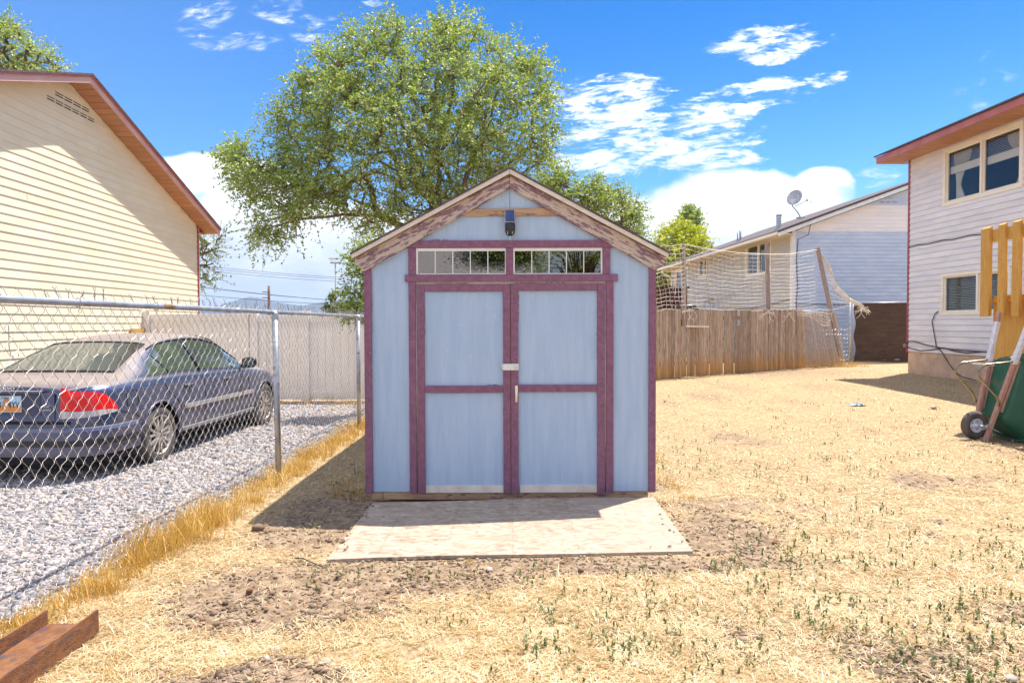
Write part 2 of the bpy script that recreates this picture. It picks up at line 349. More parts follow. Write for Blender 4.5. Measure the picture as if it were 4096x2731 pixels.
def leafmat(name, c1, c2, trans=.35, c3=None):
    m = bpy.data.materials.new(name); m.use_nodes = True; n = NT(m.node_tree); n.n.clear()
    out = n.add('ShaderNodeOutputMaterial'); g = n.add('ShaderNodeNewGeometry')
    rnd = g.outputs['Random Per Island']; tcc = n.add('ShaderNodeTexCoord'); cl_ = n.noise(tcc.outputs['Object'], 1.1 if 'leaves' in name else 5.0, 3)
    col = n.mix(n.math('ADD', n.math('MULTIPLY', rnd, .6), n.math('MULTIPLY', n.ramp(cl_, .35, .65), .4)), c1, c2)
    if c3: col = n.mix(n.ramp(n.math('FRACT', n.math('MULTIPLY', rnd, 17.3)), .76, .82), col, c3)
    p = n.add('ShaderNodeBsdfPrincipled'); n.set(p.inputs['Base Color'], col); p.inputs['Roughness'].default_value = .42; p.inputs['Specular IOR Level'].default_value = .6
    t = n.add('ShaderNodeBsdfTranslucent'); n.set(t.inputs[0], n.mix(.5, col, (.40, .48, .05)))
    mx = n.add('ShaderNodeMixShader'); mx.inputs[0].default_value = trans
    n.l.new(p.outputs[0], mx.inputs[1]); n.l.new(t.outputs[0], mx.inputs[2]); n.l.new(mx.outputs[0], out.inputs[0]); return m
MT['leaf'] = leafmat('elm_leaves', (.10, .18, .015), (.40, .52, .09), .42, (.66, .72, .40))  # pale third colour paints whitish highlights onto a share of the leaves
MT['leaf_yel'] = leafmat('yellow_green_leaves', (.42, .46, .012), (.58, .58, .03), .45)
MT['leaf_dk'] = leafmat('dark_leaves', (.03, .07, .015), (.07, .14, .03), .3)
MT['straw'] = leafmat('dry_straw', (.46, .30, .12), (.88, .75, .50), .12, (.42, .20, .04))
MT['goldgrass'] = leafmat('golden_dry_grass', (.52, .24, .03), (.70, .45, .13), .25)
MT['weed'] = leafmat('weed_leaves', (.05, .08, .015), (.15, .18, .05), .2)

def n_stone():
    m = bpy.data.materials.new('gravel_stones'); m.use_nodes = True; n = NT(m.node_tree)
    p = n.n['Principled BSDF']; g = n.add('ShaderNodeNewGeometry'); cr = n.add('ShaderNodeValToRGB')
    n.l.new(g.outputs['Random Per Island'], cr.inputs[0]); e = cr.color_ramp.elements
    e[0].position = 0; e[0].color = (.07, .07, .09, 1); e[1].position = 1; e[1].color = (.60, .56, .54, 1)
    for pos, c in ((.25, (.20, .20, .23, 1)), (.55, (.38, .35, .35, 1)), (.72, (.42, .34, .29, 1)), (.9, (.30, .22, .18, 1))):
        q = e.new(pos); q.color = c
    tcn = n.add('ShaderNodeTexCoord'); nz = n.noise(tcn.outputs['Object'], 60, 3)
    n.l.new(n.mix(n.math('MULTIPLY', nz, .5), cr.outputs[0], (.45, .42, .42)), p.inputs['Base Color']); p.inputs['Roughness'].default_value = .8
    return m
MT['gravel'] = n_stone()

# OSB board: flakes
def osb():
    m = bpy.data.materials.new('strand_board'); m.use_nodes = True; n = NT(m.node_tree); p = n.n['Principled BSDF']
    t = n.add('ShaderNodeTexCoord'); v = t.outputs['Object']
    def flakes(sx, sy, off, dist):
        w = n.vmath('ADD', n.vmath('MULTIPLY', v, (sx, sy, 1)), n.vmath('SCALE', n.noise(v, 5 if off < 5 else 9, 2, color=True)))
        w.node.inputs[1].links[0].from_node.inputs['Scale'].default_value = dist
        vo = n.add('ShaderNodeTexVoronoi'); n.l.new(n.vmath('ADD', w, (off, off*.7, 0)), vo.inputs['Vector']); vo.inputs['Scale'].default_value = 1
        return n.xyz(vo.outputs['Color'])
    def rotv(ang):
        vr = n.add('ShaderNodeVectorRotate', rotation_type='Z_AXIS'); n.l.new(t.outputs['Object'], vr.inputs['Vector']); vr.inputs['Angle'].default_value = ang; return vr.outputs[0]
    a = flakes(9, 30, 0, 2.6)
    v = rotv(.45); b = flakes(14, 46, 8, 3.4)
    v = rotv(-.35); c2_ = flakes(20, 60, 3, 3.0)
    v = t.outputs['Object']
    fine = n.noise(n.vmath('MULTIPLY', v, (7, 60, 1)), 3, 5)
    pick = n.ramp(n.noise(v, 8, 3), .46, .54)
    f = n.math('ADD', n.math('ADD', n.math('MULTIPLY', n.math('ADD', n.math('MULTIPLY', a[0], n.math('SUBTRACT', 1.0, pick)), n.math('MULTIPLY', b[1], pick)), .50), n.math('MULTIPLY', c2_[2], .22)), n.math('MULTIPLY', fine, .32))
    cr = n.add('ShaderNodeValToRGB'); n.l.new(f, cr.inputs[0]); e = cr.color_ramp.elements
    e[0].position = .12; e[0].color = (.17, .115, .08, 1); e[1].position = .9; e[1].color = (.50, .42, .34, 1)
    q = e.new(.35); q.color = (.33, .25, .185, 1); q = e.new(.6); q.color = (.40, .315, .24, 1)
    stain = n.ramp(n.noise(v, 2.2, 4), .52, .75)
    col = n.mix(n.math('MULTIPLY', stain, .2), cr.outputs[0], (.33, .20, .12))
    x, y, z = n.xyz(v)
    # sheet's right part is cleaner; kick stain near the door, chalk lines printed every 16 inches
    col = n.mix(n.math('MULTIPLY', n.ramp(x, .45, .8), .45), col, (.41, .31, .245))
    g = n.math('ABSOLUTE', n.math('SUBTRACT', n.math('FRACT', n.math('ADD', n.math('MULTIPLY', x, 2.46), .5)), .5))
    line = n.math('MULTIPLY', n.ramp(g, .008, .02, inv=True), n.ramp(n.noise(v, 9, 3), .42, .6))
    col = n.mix(n.math('MULTIPLY', line, .5), col, (.2, .14, .12))
    dirt = n.ramp(n.noise(v, 7, 6, .7), .58, .72)
    col = n.mix(n.math('MULTIPLY', dirt, .55), col, (.24, .16, .11))
    n.l.new(col, p.inputs['Base Color']); p.inputs['Roughness'].default_value = .85
    bb = n.add('ShaderNodeBump'); bb.inputs['Strength'].default_value = .35; bb.inputs['Distance'].default_value = .004
    n.l.new(f, bb.inputs['Height']); n.l.new(bb.outputs[0], p.inputs['Normal']); return m
MT['osb'] = osb()

def picket_mat(name, c1, c2, low, rnd=.18):
    m = bpy.data.materials.new(name); m.use_nodes = True; n = NT(m.node_tree); p = n.n['Principled BSDF']
    t = n.add('ShaderNodeTexCoord'); oi = n.add('ShaderNodeObjectInfo'); v0 = t.outputs['Object']
    v = n.vmath('ADD', v0, n.comb(n.math('MULTIPLY', oi.outputs['Random'], 50.), 0., n.math('MULTIPLY', oi.outputs['Random'], 31.)))
    g = n.noise(n.vmath('MULTIPLY', v, (14, 14, .9)), 4, 6)
    col = n.mix(n.ramp(g, .3, .7), c1, c2)
    kn = n.noise(n.vmath('MULTIPLY', v, (5, 5, 2.2)), 4.5, 2); col = n.mix(n.ramp(kn, .70, .75), col, (.07, .035, .02))
    z = n.xyz(v0)[2]
    stn = n.ramp(n.math('ADD', z, n.math('MULTIPLY', n.noise(n.vmath('MULTIPLY', v, (9, 9, 1)), 2, 3), .7)), .5, 1.0, inv=True)
    col = n.mix(n.math('MULTIPLY', stn, .8), col, low)           # rot and rust stain rising from the soil
    h = n.add('ShaderNodeHueSaturation'); n.set(h.inputs['Value'], n.math('ADD', n.math('MULTIPLY', oi.outputs['Random'], 2*rnd), 1-rnd)); n.set(h.inputs['Color'], col)
    n.l.new(h.outputs[0], p.inputs['Base Color']); p.inputs['Roughness'].default_value = .9
    b = n.add('ShaderNodeBump'); b.inputs['Strength'].default_value = .5; b.inputs['Distance'].default_value = .01; n.l.new(g, b.inputs['Height']); n.l.new(b.outputs[0], p.inputs['Normal'])
    return m
MT['picket'] = picket_mat('weathered_picket', (.26, .175, .125), (.54, .43, .33), (.46, .24, .07), .26)
MT['picket_grey'] = picket_mat('silvered_picket', (.34, .27, .24), (.50, .42, .38), (.46, .28, .12), .1)

# car paint: metallic blue-grey under a coat of dust on upward faces
def carpaint():
    m = bpy.data.materials.new('dusty_blue_grey_paint'); m.use_nodes = True; n = NT(m.node_tree); p = n.n['Principled BSDF']
    g = n.add('ShaderNodeNewGeometry'); nz = n.xyz(g.outputs['Normal'])[2]; t = n.add('ShaderNodeTexCoord'); v = t.outputs['Object']
    ns = n.noise(v, 6, 5); fine = n.noise(v, 60, 3)
    d = n.math('MULTIPLY', n.ramp(nz, .55, .95), n.math('ADD', .55, n.math('MULTIPLY', ns, .6)), clamp=True)
    low = n.math('MULTIPLY', n.ramp(n.xyz(v)[2], .30, .72, inv=True), n.math('ADD', .15, n.math('MULTIPLY', ns, .5)))
    d = n.math('MAXIMUM', d, low)
    d = n.math('MAXIMUM', d, n.math('MULTIPLY', fine, .25))
    n.l.new(n.mix(d, (.03, .062, .165), (.28, .22, .18)), p.inputs['Base Color'])
    n.set(p.inputs['Metallic'], n.math('SUBTRACT', .55, n.math('MULTIPLY', d, .55), clamp=True))
    n.set(p.inputs['Roughness'], n.math('ADD', .22, n.math('MULTIPLY', d, .5)))
    n.set(p.inputs['Coat Weight'], n.math('SUBTRACT', .9, d, clamp=True)); p.inputs['Coat Roughness'].default_value = .05
    return m
MT['car'] = carpaint()
MT['cartrim'] = M('dusty_side_moulding', (.30, .31, .36), (.42, .38, .36), 6, rough=.4, metal=.2)

# ------------------------------------------------------------------ ground
def vnoise(x, y, seed=0):
    xi = np.floor(x).astype(int); yi = np.floor(y).astype(int); xf = x-xi; yf = y-yi
    def h(a, b):
        q = (a*374761393+b*668265263+seed*1442695041) & 0x7fffffff
        q = (q ^ (q >> 13))*1274126177 & 0x7fffffff
        return ((q ^ (q >> 16)) & 0xffff)/65535.0
    u = xf*xf*(3-2*xf); v = yf*yf*(3-2*yf)
    return (h(xi, yi)*(1-u)+h(xi+1, yi)*u)*(1-v)+(h(xi, yi+1)*(1-u)+h(xi+1, yi+1)*u)*v
def sst(x, a, b):
    t = np.clip((x-a)/(b-a), 0, 1); return t*t*(3-2*t)
def dirt(x, y):
    """1 where the yard is bare soil"""
    n = vnoise(x*2.2, y*2.2, 3)*.6+vnoise(x*6, y*6, 4)*.4
    d = np.zeros_like(x)
    for cx, cy, rx, ry, k in ((-1.15, 3.5, .62, .45, .95), (0.1, 3.92, 1.7, .16, .95), (1.40, 4.45, .32, .55, .98), (-1.35, 4.9, .42, .8, 1.05), (1.5, 5.2, .35, .3, .7), (-.6, 3.75, .5, .3, .9),
                              (0, 5.38, 1.3, .12, 1.1), (1.8, 2.9, .6, .2, .5), (4.9, 11.6, .8, .3, .8), (6.2, 7.9, .9, .35, .9), (7.5, 17.8, 1.6, .5, .7)):
        q = np.sqrt(((x-cx)/rx)**2+((y-cy)/ry)**2); d = np.maximum(d, k*sst(-q, -1.5, -.5))
    d = np.maximum(d, .72*sst(vnoise(x*1.1+5, y*1.9, 9)*.7+vnoise(x*4+1, y*5, 12)*.3, .60, .80))
    return np.clip(d*1.7-(1-n)*.75, 0, 1)
def gh0(x, y):
    rise = .02*np.maximum(0, x-3)*sst(y, 8, 16)
    rise = np.minimum(rise, .22)
    drv = -.08*sst(-x, 2.35, 2.75)*(1-sst(y, 16, 30))
    return rise+drv
def gh(x, y):
    x = np.asarray(x, float); y = np.asarray(y, float)
    lump = (vnoise(x*1.3, y*1.3, 1)-.5)*.03+(vnoise(x*5, y*5, 2)-.5)*.012
    rough = (vnoise(x*22, y*22, 5)-.5)*.022+(vnoise(x*9, y*9, 6)-.5)*.03
    near = 1-sst(np.hypot(x, y-8), 25, 60)
    yard = sst(x, -2.6, -2.2)
    onboard = (sst(x, -1.3, -1.05)*(1-sst(x, 1.1, 1.35)))*(sst(y, 3.75, 4.05)*(1-sst(y, 5.3, 5.6)))
    shed = (sst(x, -1.5, -1.1)*(1-sst(x, 1.1, 1.5)))*(sst(y, 5.1, 5.4)*(1-sst(y, 9.2, 9.6)))
    flat = np.maximum(onboard, shed)
    z = gh0(x, y)+near*(lump*yard+rough*dirt(x, y)*yard)*(1-.85*flat)-.03*shed-.006*onboard
    return z
def gz(x, y): return float(gh(np.array([x]), np.array([y]))[0])

def ground_mat():
    m = bpy.data.materials.new('dry_yard_ground'); m.use_nodes = True; n = NT(m.node_tree); p = n.n['Principled BSDF']
    t = n.add('ShaderNodeTexCoord'); v = t.outputs['Object']; at_ = n.add('ShaderNodeAttribute'); at_.attribute_name = 'soil'
    soil = at_.outputs['Fac']
    a = n.noise(v, 3.0, 8, .65); b = n.noise(v, 45, 5, .7); c = n.noise(v, 14, 6, .6)
    straw = n.mix(n.ramp(b, .35, .65), (.27, .17, .085), (.54, .42, .26))
    straw = n.mix(n.math('MULTIPLY', n.ramp(c, .50, .72), .6), straw, (.23, .15, .085))
    straw = n.mix(n.math('MULTIPLY', n.ramp(a, .5, .8), .25), straw, (.40, .27, .10))
    earth = n.mix(n.ramp(c, .3, .7), (.19, .125, .08), (.38, .28, .19))
    earth = n.mix(n.ramp(b, .62, .72), earth, (.34, .25, .19))
    at2 = n.add('ShaderNodeAttribute'); at2.attribute_name = 'drive'
    grav = n.mix(n.ramp(b, .4, .6), (.16, .15, .15), (.33, .31, .30))
    col = n.mix(soil, straw, earth); col = n.mix(at2.outputs['Fac'], col, grav)
    n.l.new(col, p.inputs['Base Color']); p.inputs['Roughness'].default_value = .95; p.inputs['Specular IOR Level'].default_value = .15
    bb = n.add('ShaderNodeBump'); bb.inputs['Strength'].default_value = .7; bb.inputs['Distance'].default_value = .02
    n.l.new(n.math('ADD', b, c), bb.inputs['Height']); n.l.new(bb.outputs[0], p.inputs['Normal']); return m
def axis(lo, hi, step, far):
    a = list(np.arange(lo, hi, step)); d = step
    x = a[-1]
    while x < far: d *= 1.22; x += d; a.append(x)
    d = step; x = a[0]; pre = []
    while x > -far: d *= 1.22; x -= d; pre.append(x)
    return np.array(pre[::-1]+a)
xs = axis(-3.2, 4.2, .03, 9000); ys = axis(2.2, 7.2, .03, 9000)
GX, GY = np.meshgrid(xs, ys); gx = GX.ravel(); gy = GY.ravel(); gzv = gh(gx, gy)
nx, ny = len(xs), len(ys); ii = np.arange(nx-1); jj = np.arange(ny-1); I, J = np.meshgrid(ii, jj); q = (J*nx+I).ravel()
F = np.stack([q, q+1, q+nx+1, q+nx], 1)
g = np_mesh('ground', np.stack([gx, gy, gzv], 1), F, ground_mat(), smooth=True); tag(g, kind='structure')
for nm, val in (('soil', dirt(gx, gy)), ('drive', sst(-gx, 2.3, 2.6)*(1-sst(gy, 12.4, 12.9))*sst(gy, -9, -8))):
    a_ = g.data.attributes.new(nm, 'FLOAT', 'POINT'); a_.data.foreach_set('value', np.asarray(val, dtype=np.float32))

# ---- scatter helpers
ICO_V = None
def ico():
    bm = bmesh.new(); bmesh.ops.create_icosphere(bm, subdivisions=1, radius=1)
    V_ = np.array([v.co[:] for v in bm.verts]); F_ = np.array([[v.index for v in f.verts] for f in bm.faces]); bm.free(); return V_, F_
IV, IF = ico()
def rocks(n, pos, size, flat=.6, seed=1):
    r = np.random.default_rng(seed); k = len(IV)
    base = IV[None]*(1+r.uniform(-.34, .34, (n, k, 1)))
    sc = np.stack([r.uniform(.7, 1.4, n), r.uniform(.6, 1.0, n), r.uniform(.35, flat, n)], 1)*size[:, None]
    base = base*sc[:, None]
    a = r.uniform(0, 6.283, n); t = r.normal(0, .35, n)
    ct, st_ = np.cos(t), np.sin(t); x, y, z = base[..., 0], base[..., 1], base[..., 2]
    y2 = y*ct[:, None]-z*st_[:, None]; z2 = y*st_[:, None]+z*ct[:, None]
    c, s_ = np.cos(a)[:, None], np.sin(a)[:, None]
    X = x*c-y2*s_; Y = x*s_+y2*c
    V_ = np.stack([X, Y, z2], 2)+pos[:, None]
    F_ = IF[None]+(np.arange(n)*k)[:, None, None]
    return V_.reshape(-1, 3), F_.reshape(-1, 3)
def blades(pos, az, tilt, L, w, bend=.3):
    """bent grass blades, 4 triangles each; az heading, tilt from the ground plane"""
    n = len(pos); d = np.stack([np.cos(az)*np.cos(tilt), np.sin(az)*np.cos(tilt), np.sin(tilt)], 1)
    sd = np.stack([-np.sin(az), np.cos(az), np.zeros(n)], 1)*(w/2)[:, None]
    up = np.array([0, 0, 1.0])
    p0 = pos; p1 = pos+d*(L*.5)[:, None]; p2 = pos+d*(L*.98)[:, None]-up*(L*bend*.5)[:, None] if np.ndim(bend) else pos+d*L[:, None]-up*(L*bend*.35)[:, None]*(np.sin(tilt)[:, None]>.2)
    V_ = np.stack([p0-sd, p0+sd, p1+sd*.9, p1-sd*.9, p2], 1)
    b = (np.arange(n)*5)[:, None]
    F_ = np.concatenate([b+np.array([0, 1, 2]), b+np.array([0, 2, 3]), b+np.array([3, 2, 4])], 0)
    return V_.reshape(-1, 3), F_
def sample_yard(n, power=1.6, y0=2.3, y1=22, umax=.80):
    t = RNG.random(n); y = (y0**(-power+1)+t*(y1**(-power+1)-y0**(-power+1)))**(1/(1-power))
    u = RNG.uniform(-umax, umax, n); x = u*y; return x, y

# gravel
n = 62000
x, y = RNG.uniform(-7.0, -2.28, n*3), 2.0+(RNG.random(n*3)**1.7)*11
keep = (x > -.80*y-.3) & ((x < -2.45) | (RNG.random(n*3) < .35)); x, y = x[keep][:n], y[keep][:n]
size = np.clip(RNG.lognormal(-4.35, .38, len(x)), .006, .040)*(1+.05*np.maximum(0, y-4))
V_, F_ = rocks(len(x), np.stack([x, y, gh(x, y)+size*.15], 1), size, .7, 3)
tag(np_mesh('gravel', V_, F_, MT['gravel']), 'pale grey gravel of the driveway beyond the chain link fence', 'gravel', kind='stuff')
# soil clods and pebbles
n = 16000
x, y = sample_yard(n*6, 1.8, 2.3, 14); dd = dirt(x, y)*(.35+.9*(vnoise(x*7, y*7, 31) > .52)); keep = (RNG.random(len(x)) < dd) & (x > -2.2) & ~((abs(x) < 1.13) & (y > 4.05) & (y < 9)); x, y = x[keep][:n], y[keep][:n]
e1 = RNG.uniform(-1.12, 1.14, 420); e2 = 4.00+.055*(e1+1.1)-np.abs(RNG.normal(0, .045, 420))+.10*(RNG.random(420) < .10)*RNG.random(420)
sx_ = RNG.choice([-1.10, 1.13], 300)+RNG.normal(0, .035, 300); sy_ = RNG.uniform(4.1, 5.3, 300)
gx2 = RNG.uniform(-1.1, 1.1, 900); gy2 = 5.30+.055*gx2+RNG.uniform(0, .14, 900)
x = np.concatenate([x, e1, sx_, gx2]); y = np.concatenate([y, e2, sy_, gy2])
size = RNG.gamma(1.6, .0026, len(x))+.0022; size[-900:] *= 1.5
onb = (x > -1.09) & (x < 1.1) & (y > 4.07+.055*(x+1.1)) & (y < 5.26+.055*(x+1.1)); zz_ = gh(x, y)+onb*.030
V_, F_ = rocks(len(x), np.stack([x, y, zz_+size*.2], 1), size, .9, 5)
MT['clod'] = M('soil_clods', (.15, .10, .065), (.32, .23, .16), 9, rough=.95, island=.35, rand_off=False)
tag(np_mesh('soil', V_, F_, MT['clod']), 'crumbly brown soil and pebbles around the board ramp', 'soil', kind='stuff')
# straw
n = 380000
x, y = sample_yard(n, 1.55, 2.2, 21)
keep = (x > -2.35+.0*y) & (x < 10.5) & (RNG.random(n) > dirt(x, y)*.93) & ~((x > -1.14) & (x < 1.14) & (y > 4.02) & (y < 9.1)) & ~((x < 1.2) & (x > -1.2) & (y > 3.98) & (y < 5.4))
keep &= ~((x > 3.4) & (y > 16.6+(x-3.48)*.58)); keep &= vnoise(x*7, y*7, 21)*.55+vnoise(x*2, y*2, 22)*.45 > .22+RNG.random(n)*.16
x, y = x[keep], y[keep]; k = len(x)
L = RNG.uniform(.018, .062, k)*(1+.04*y); w = RNG.uniform(.0014, .0030, k)*(1+.16*np.maximum(0, y-3)); tilt = np.abs(RNG.normal(.05, .22, k)); az = RNG.uniform(0, 6.283, k)
V_, F_ = blades(np.stack([x, y, gh(x, y)+RNG.uniform(0.001, .012, k)], 1), az, tilt, L, w)
tag(np_mesh('dry_grass', V_, F_, MT['straw']), 'bleached straw coloured dead lawn grass', 'grass', kind='stuff')
# upright golden grass along the fences
P = []
def tufts(n, fx, fy, hmin, hmax, spread, per, gold=True):
    for i in range(n):
        cx, cy = fx(), fy(); h = random.uniform(hmin, hmax); m_ = int(per*random.uniform(.5, 1.4))
        px = cx+RNG.normal(0, spread, m_); py = cy+RNG.normal(0, spread, m_)
        P.append((px, py, RNG.uniform(.55, 1.1, m_)*h))
for i in range(520):
    cy = 2.5+random.random()**1.35*10; cx = -2.19+.035*(cy-6.2)+random.gauss(.05, .10)
    dense = mn.noise(Vector((cy*1.6, 0, 0)))
    h = .05+.16*max(0, dense+.35)*random.random()
    if 3.9 < cy < 5.0: h += .18*random.random()
    if cy > 6.3: h += .08*random.random()
    m_ = int(random.uniform(12, 46)); P.append((cx+RNG.normal(0, .035, m_), cy+RNG.normal(0, .05, m_), RNG.uniform(.5, 1.1, m_)*h))
for i in range(60):
    cx = random.uniform(7.0, 10.1); cy = 19.3+random.uniform(0, 1.1); m_ = 30; P.append((cx+RNG.normal(0, .1, m_), cy+RNG.normal(0, .06, m_), RNG.uniform(.05, .28, m_)))
for i in range(50):
    cx = random.choice((-1, 1))*random.uniform(1.15, 1.5); cy = random.uniform(5.3, 8.5); m_ = 26; P.append((cx+RNG.normal(0, .05, m_), cy+RNG.normal(0, .05, m_), RNG.uniform(.03, .11, m_)))
for i in range(40):
    cx = random.uniform(-6.5, -2.6); cy = 12.75+random.uniform(-.9, .1); m_ = 22; P.append((cx+RNG.normal(0, .08, m_), cy+RNG.normal(0, .05, m_), RNG.uniform(.05, .25, m_)))
for i in range(150):
    cx = random.uniform(-5.5, -2.5); cy = random.uniform(5.0, 12); m_ = 16
    if mn.noise(Vector((cx, cy, 3))) > .05: P.append((cx+RNG.normal(0, .06, m_), cy+RNG.normal(0, .06, m_), RNG.uniform(.02, .07, m_)))
for cx, cy, hh in ((-.26, 3.99, .05), (.32, 4.02, .05), (-2.05, 4.4, .42), (-2.1, 4.15, .34), (-2.15, 4.7, .4), (-2.2, 3.6, .22), (-2.05, 5.9, .22)):
    m_ = 120 if hh > .1 else 20; P.append((cx+RNG.normal(0, .06 if hh > .1 else .015, m_), cy+RNG.normal(0, .08 if hh > .1 else .01, m_), RNG.uniform(.4, 1.0, m_)*hh))
x = np.concatenate([p[0] for p in P]); y = np.concatenate([p[1] for p in P]); L = np.concatenate([p[2] for p in P]); k = len(x)
V_, F_ = blades(np.stack([x, y, gh(x, y)], 1), RNG.uniform(0, 6.283, k), RNG.uniform(.8, 1.5, k), L, RNG.uniform(.002, .0042, k)*(1+.08*np.maximum(0, y-4)), .5)
tag(np_mesh('dry_grass', V_, F_, MT['goldgrass']), 'tall golden dead grass standing along the chain link fence', 'grass', kind='stuff')
# green weeds
P = []; n = 0
for i in range(1250):
    yy = 2.35*(1-random.random()*.875)**-1.0
    xx = random.uniform(-.3, .80)*yy
    if xx < 1.2 and yy > 3.9 and xx > -1.3: continue
    if xx < 0 and random.random() < .7: continue
    if yy > 16 or xx > 9.6: continue
    if mn.noise(Vector((xx*.7, yy*.7, 7))) < -.25: continue
    if yy < 3.6 and random.random() < .45: continue
    for s_ in range(random.randint(1, 5)):
        hx, hy = xx+random.gauss(0, .045), yy+random.gauss(0, .045); H = random.uniform(.02, .07)
        for q_ in range(random.randint(4, 8)):
            P.append((hx, hy, H*random.uniform(.1, 1), random.uniform(0, 6.28), random.uniform(.3, 1.4), random.uniform(.011, .024)))
for (cx, cy, r_, m_) in ((5.9, 7.6, .35, 240), (6.3, 7.3, .3, 200), (.55, 3.3, .09, 90), (.18, 3.3, .05, 50), (.42, 3.05, .08, 90), (.9, 3.3, .05, 50), (1.3, 3.9, .05, 40), (.62, 2.9, .06, 60), (4.5, 9.3, .2, 150), (5.4, 9.0, .3, 160), (8.0, 16, .5, 160)):
    for q_ in range(m_): P.append((cx+random.gauss(0, r_), cy+random.gauss(0, r_), random.uniform(0, .05), random.uniform(0, 6.28), random.uniform(.2, 1.3), random.uniform(.009, .020)))
P = np.array(P); k = len(P)
V_, F_ = blades(np.stack([P[:, 0], P[:, 1], gh(P[:, 0], P[:, 1])+P[:, 2]], 1), P[:, 3], P[:, 4], P[:, 5], P[:, 5]*.42)
tag(np_mesh('weeds', V_, F_, MT['weed']), 'small green weeds sprouting through the dead lawn', 'weeds', kind='stuff')
#PART2
# ------------------------------------------------------------------ houses
def siding(parent, W, s0, s1, z0, ztop, exp, openings, mat, out=.016, name='siding_board', sA=None, zmax=None, joints=0):
    """one board per course, cut round openings and along the roof line ztop(s)"""
    def span(z):                              # part of [s0, s1] lying below the roof line at height z
        N_ = 160; ok = [s0+(s1-s0)*i/N_ for i in range(N_+1) if ztop(s0+(s1-s0)*i/N_) >= z-1e-6]
        if not ok: return None
        a, b = ok[0], ok[-1]
        def refine(x, dirn):
            st = (s1-s0)/N_*dirn; lo, hi = x, x+st
            if hi < s0 or hi > s1: return x
            for _ in range(14):
                m_ = (lo+hi)/2
                if ztop(m_) >= z: lo = m_
                else: hi = m_
            return lo
        return refine(a, -1), refine(b, 1)
    z = z0; i = 0
    while True:
        za, zb = z, z+exp; A = span(za)
        if A is None or (zmax and za > zmax-.02): break
        if zmax: zb = min(zb, zmax)
        B = span(zb)
        if B is None:
            B = ((A[0]+A[1])/2-.01, (A[0]+A[1])/2+.01); zb = min(zb, ztop(B[0]))
            if zb-za < .01: break
        mb = MB(); j = random.uniform(-.0012, .0012)
        def off(zz): return out+j-(out-.004)*(zz-za)/exp
        def piece(a0, a1, b0, b1, zl, zh):
            if a1-a0 < .004 and b1-b0 < .004: return
            P = [wpt(W, a0, 0, zl), wpt(W, a1, 0, zl), wpt(W, a1, off(zl), zl), wpt(W, a0, off(zl), zl), wpt(W, b0, 0, zh), wpt(W, b1, 0, zh), wpt(W, b1, off(zh), zh), wpt(W, b0, off(zh), zh)]
            mb.hull(P)
        cuts = sorted([o for o in openings if o[2] < zb and o[3] > za])
        cur = None; x0 = A[0]; y0 = B[0]
        for o in cuts:
            if o[0] > min(A[0], B[0]):
                piece(x0, o[0], y0, o[0], za, zb)
                if o[2]-za <= .012 and zb-o[3] <= .012: mb.build(name, mat(i, (za+zb)/2) if callable(mat) else mat, parent); mb = MB()
            if o[2]-za > .012: piece(o[0], o[1], o[0], o[1], za, o[2])
            if zb-o[3] > .012: piece(o[0], o[1], o[0], o[1], o[3], zb)
            x0 = y0 = o[1]
        piece(x0, A[1], y0, B[1], za, zb)
        if mb.v:
            if joints and random.random() < joints:      # butt joint seam cover between two lengths of siding
                sj = random.uniform(A[0]+.4, A[1]-.4)
                if not any(o[0]-.1 < sj < o[1]+.1 for o in cuts) and B[0] < sj < B[1]:
                    mb.obox(W, sj, sj+.006, off(za)-.002, off(za)+.002, za+.004, zb-.01)
            m_ = mat(i, (za+zb)/2) if callable(mat) else mat
            mb.build(name, m_, parent)
        z += exp; i += 1
def backing(parent, W, s0, s1, z0, ztop, openings, mat, thick=.14, name='wall'):
    S = sorted(set([s0, s1]+[v for o in openings for v in o[:2] if s0 < v < s1])); mb = MB()
    extra = [s for s in getattr(ztop, 'knots', []) if s0 < s < s1]; S = sorted(set(S+extra))
    for a, b in zip(S[:-1], S[1:]):
        zs = [z0]; m_ = (a+b)/2
        for o in sorted([o for o in openings if o[0] <= m_ <= o[1]], key=lambda o: o[2]): zs += [o[2], o[3]]
        for k in range(0, len(zs), 2):
            lo = zs[k]; last = k+1 >= len(zs)
            h0 = ztop(a)-.001 if last else zs[k+1]; h1 = ztop(b)-.001 if last else zs[k+1]
            if max(h0, h1)-lo < .01: continue
            mb.hull([wpt(W, a, -thick, lo), wpt(W, b, -thick, lo), wpt(W, b, -.002, lo), wpt(W, a, -.002, lo), wpt(W, a, -thick, h0), wpt(W, b, -thick, h1), wpt(W, b, -.002, h1), wpt(W, a, -.002, h0)])
    return mb.build(name, mat, parent)
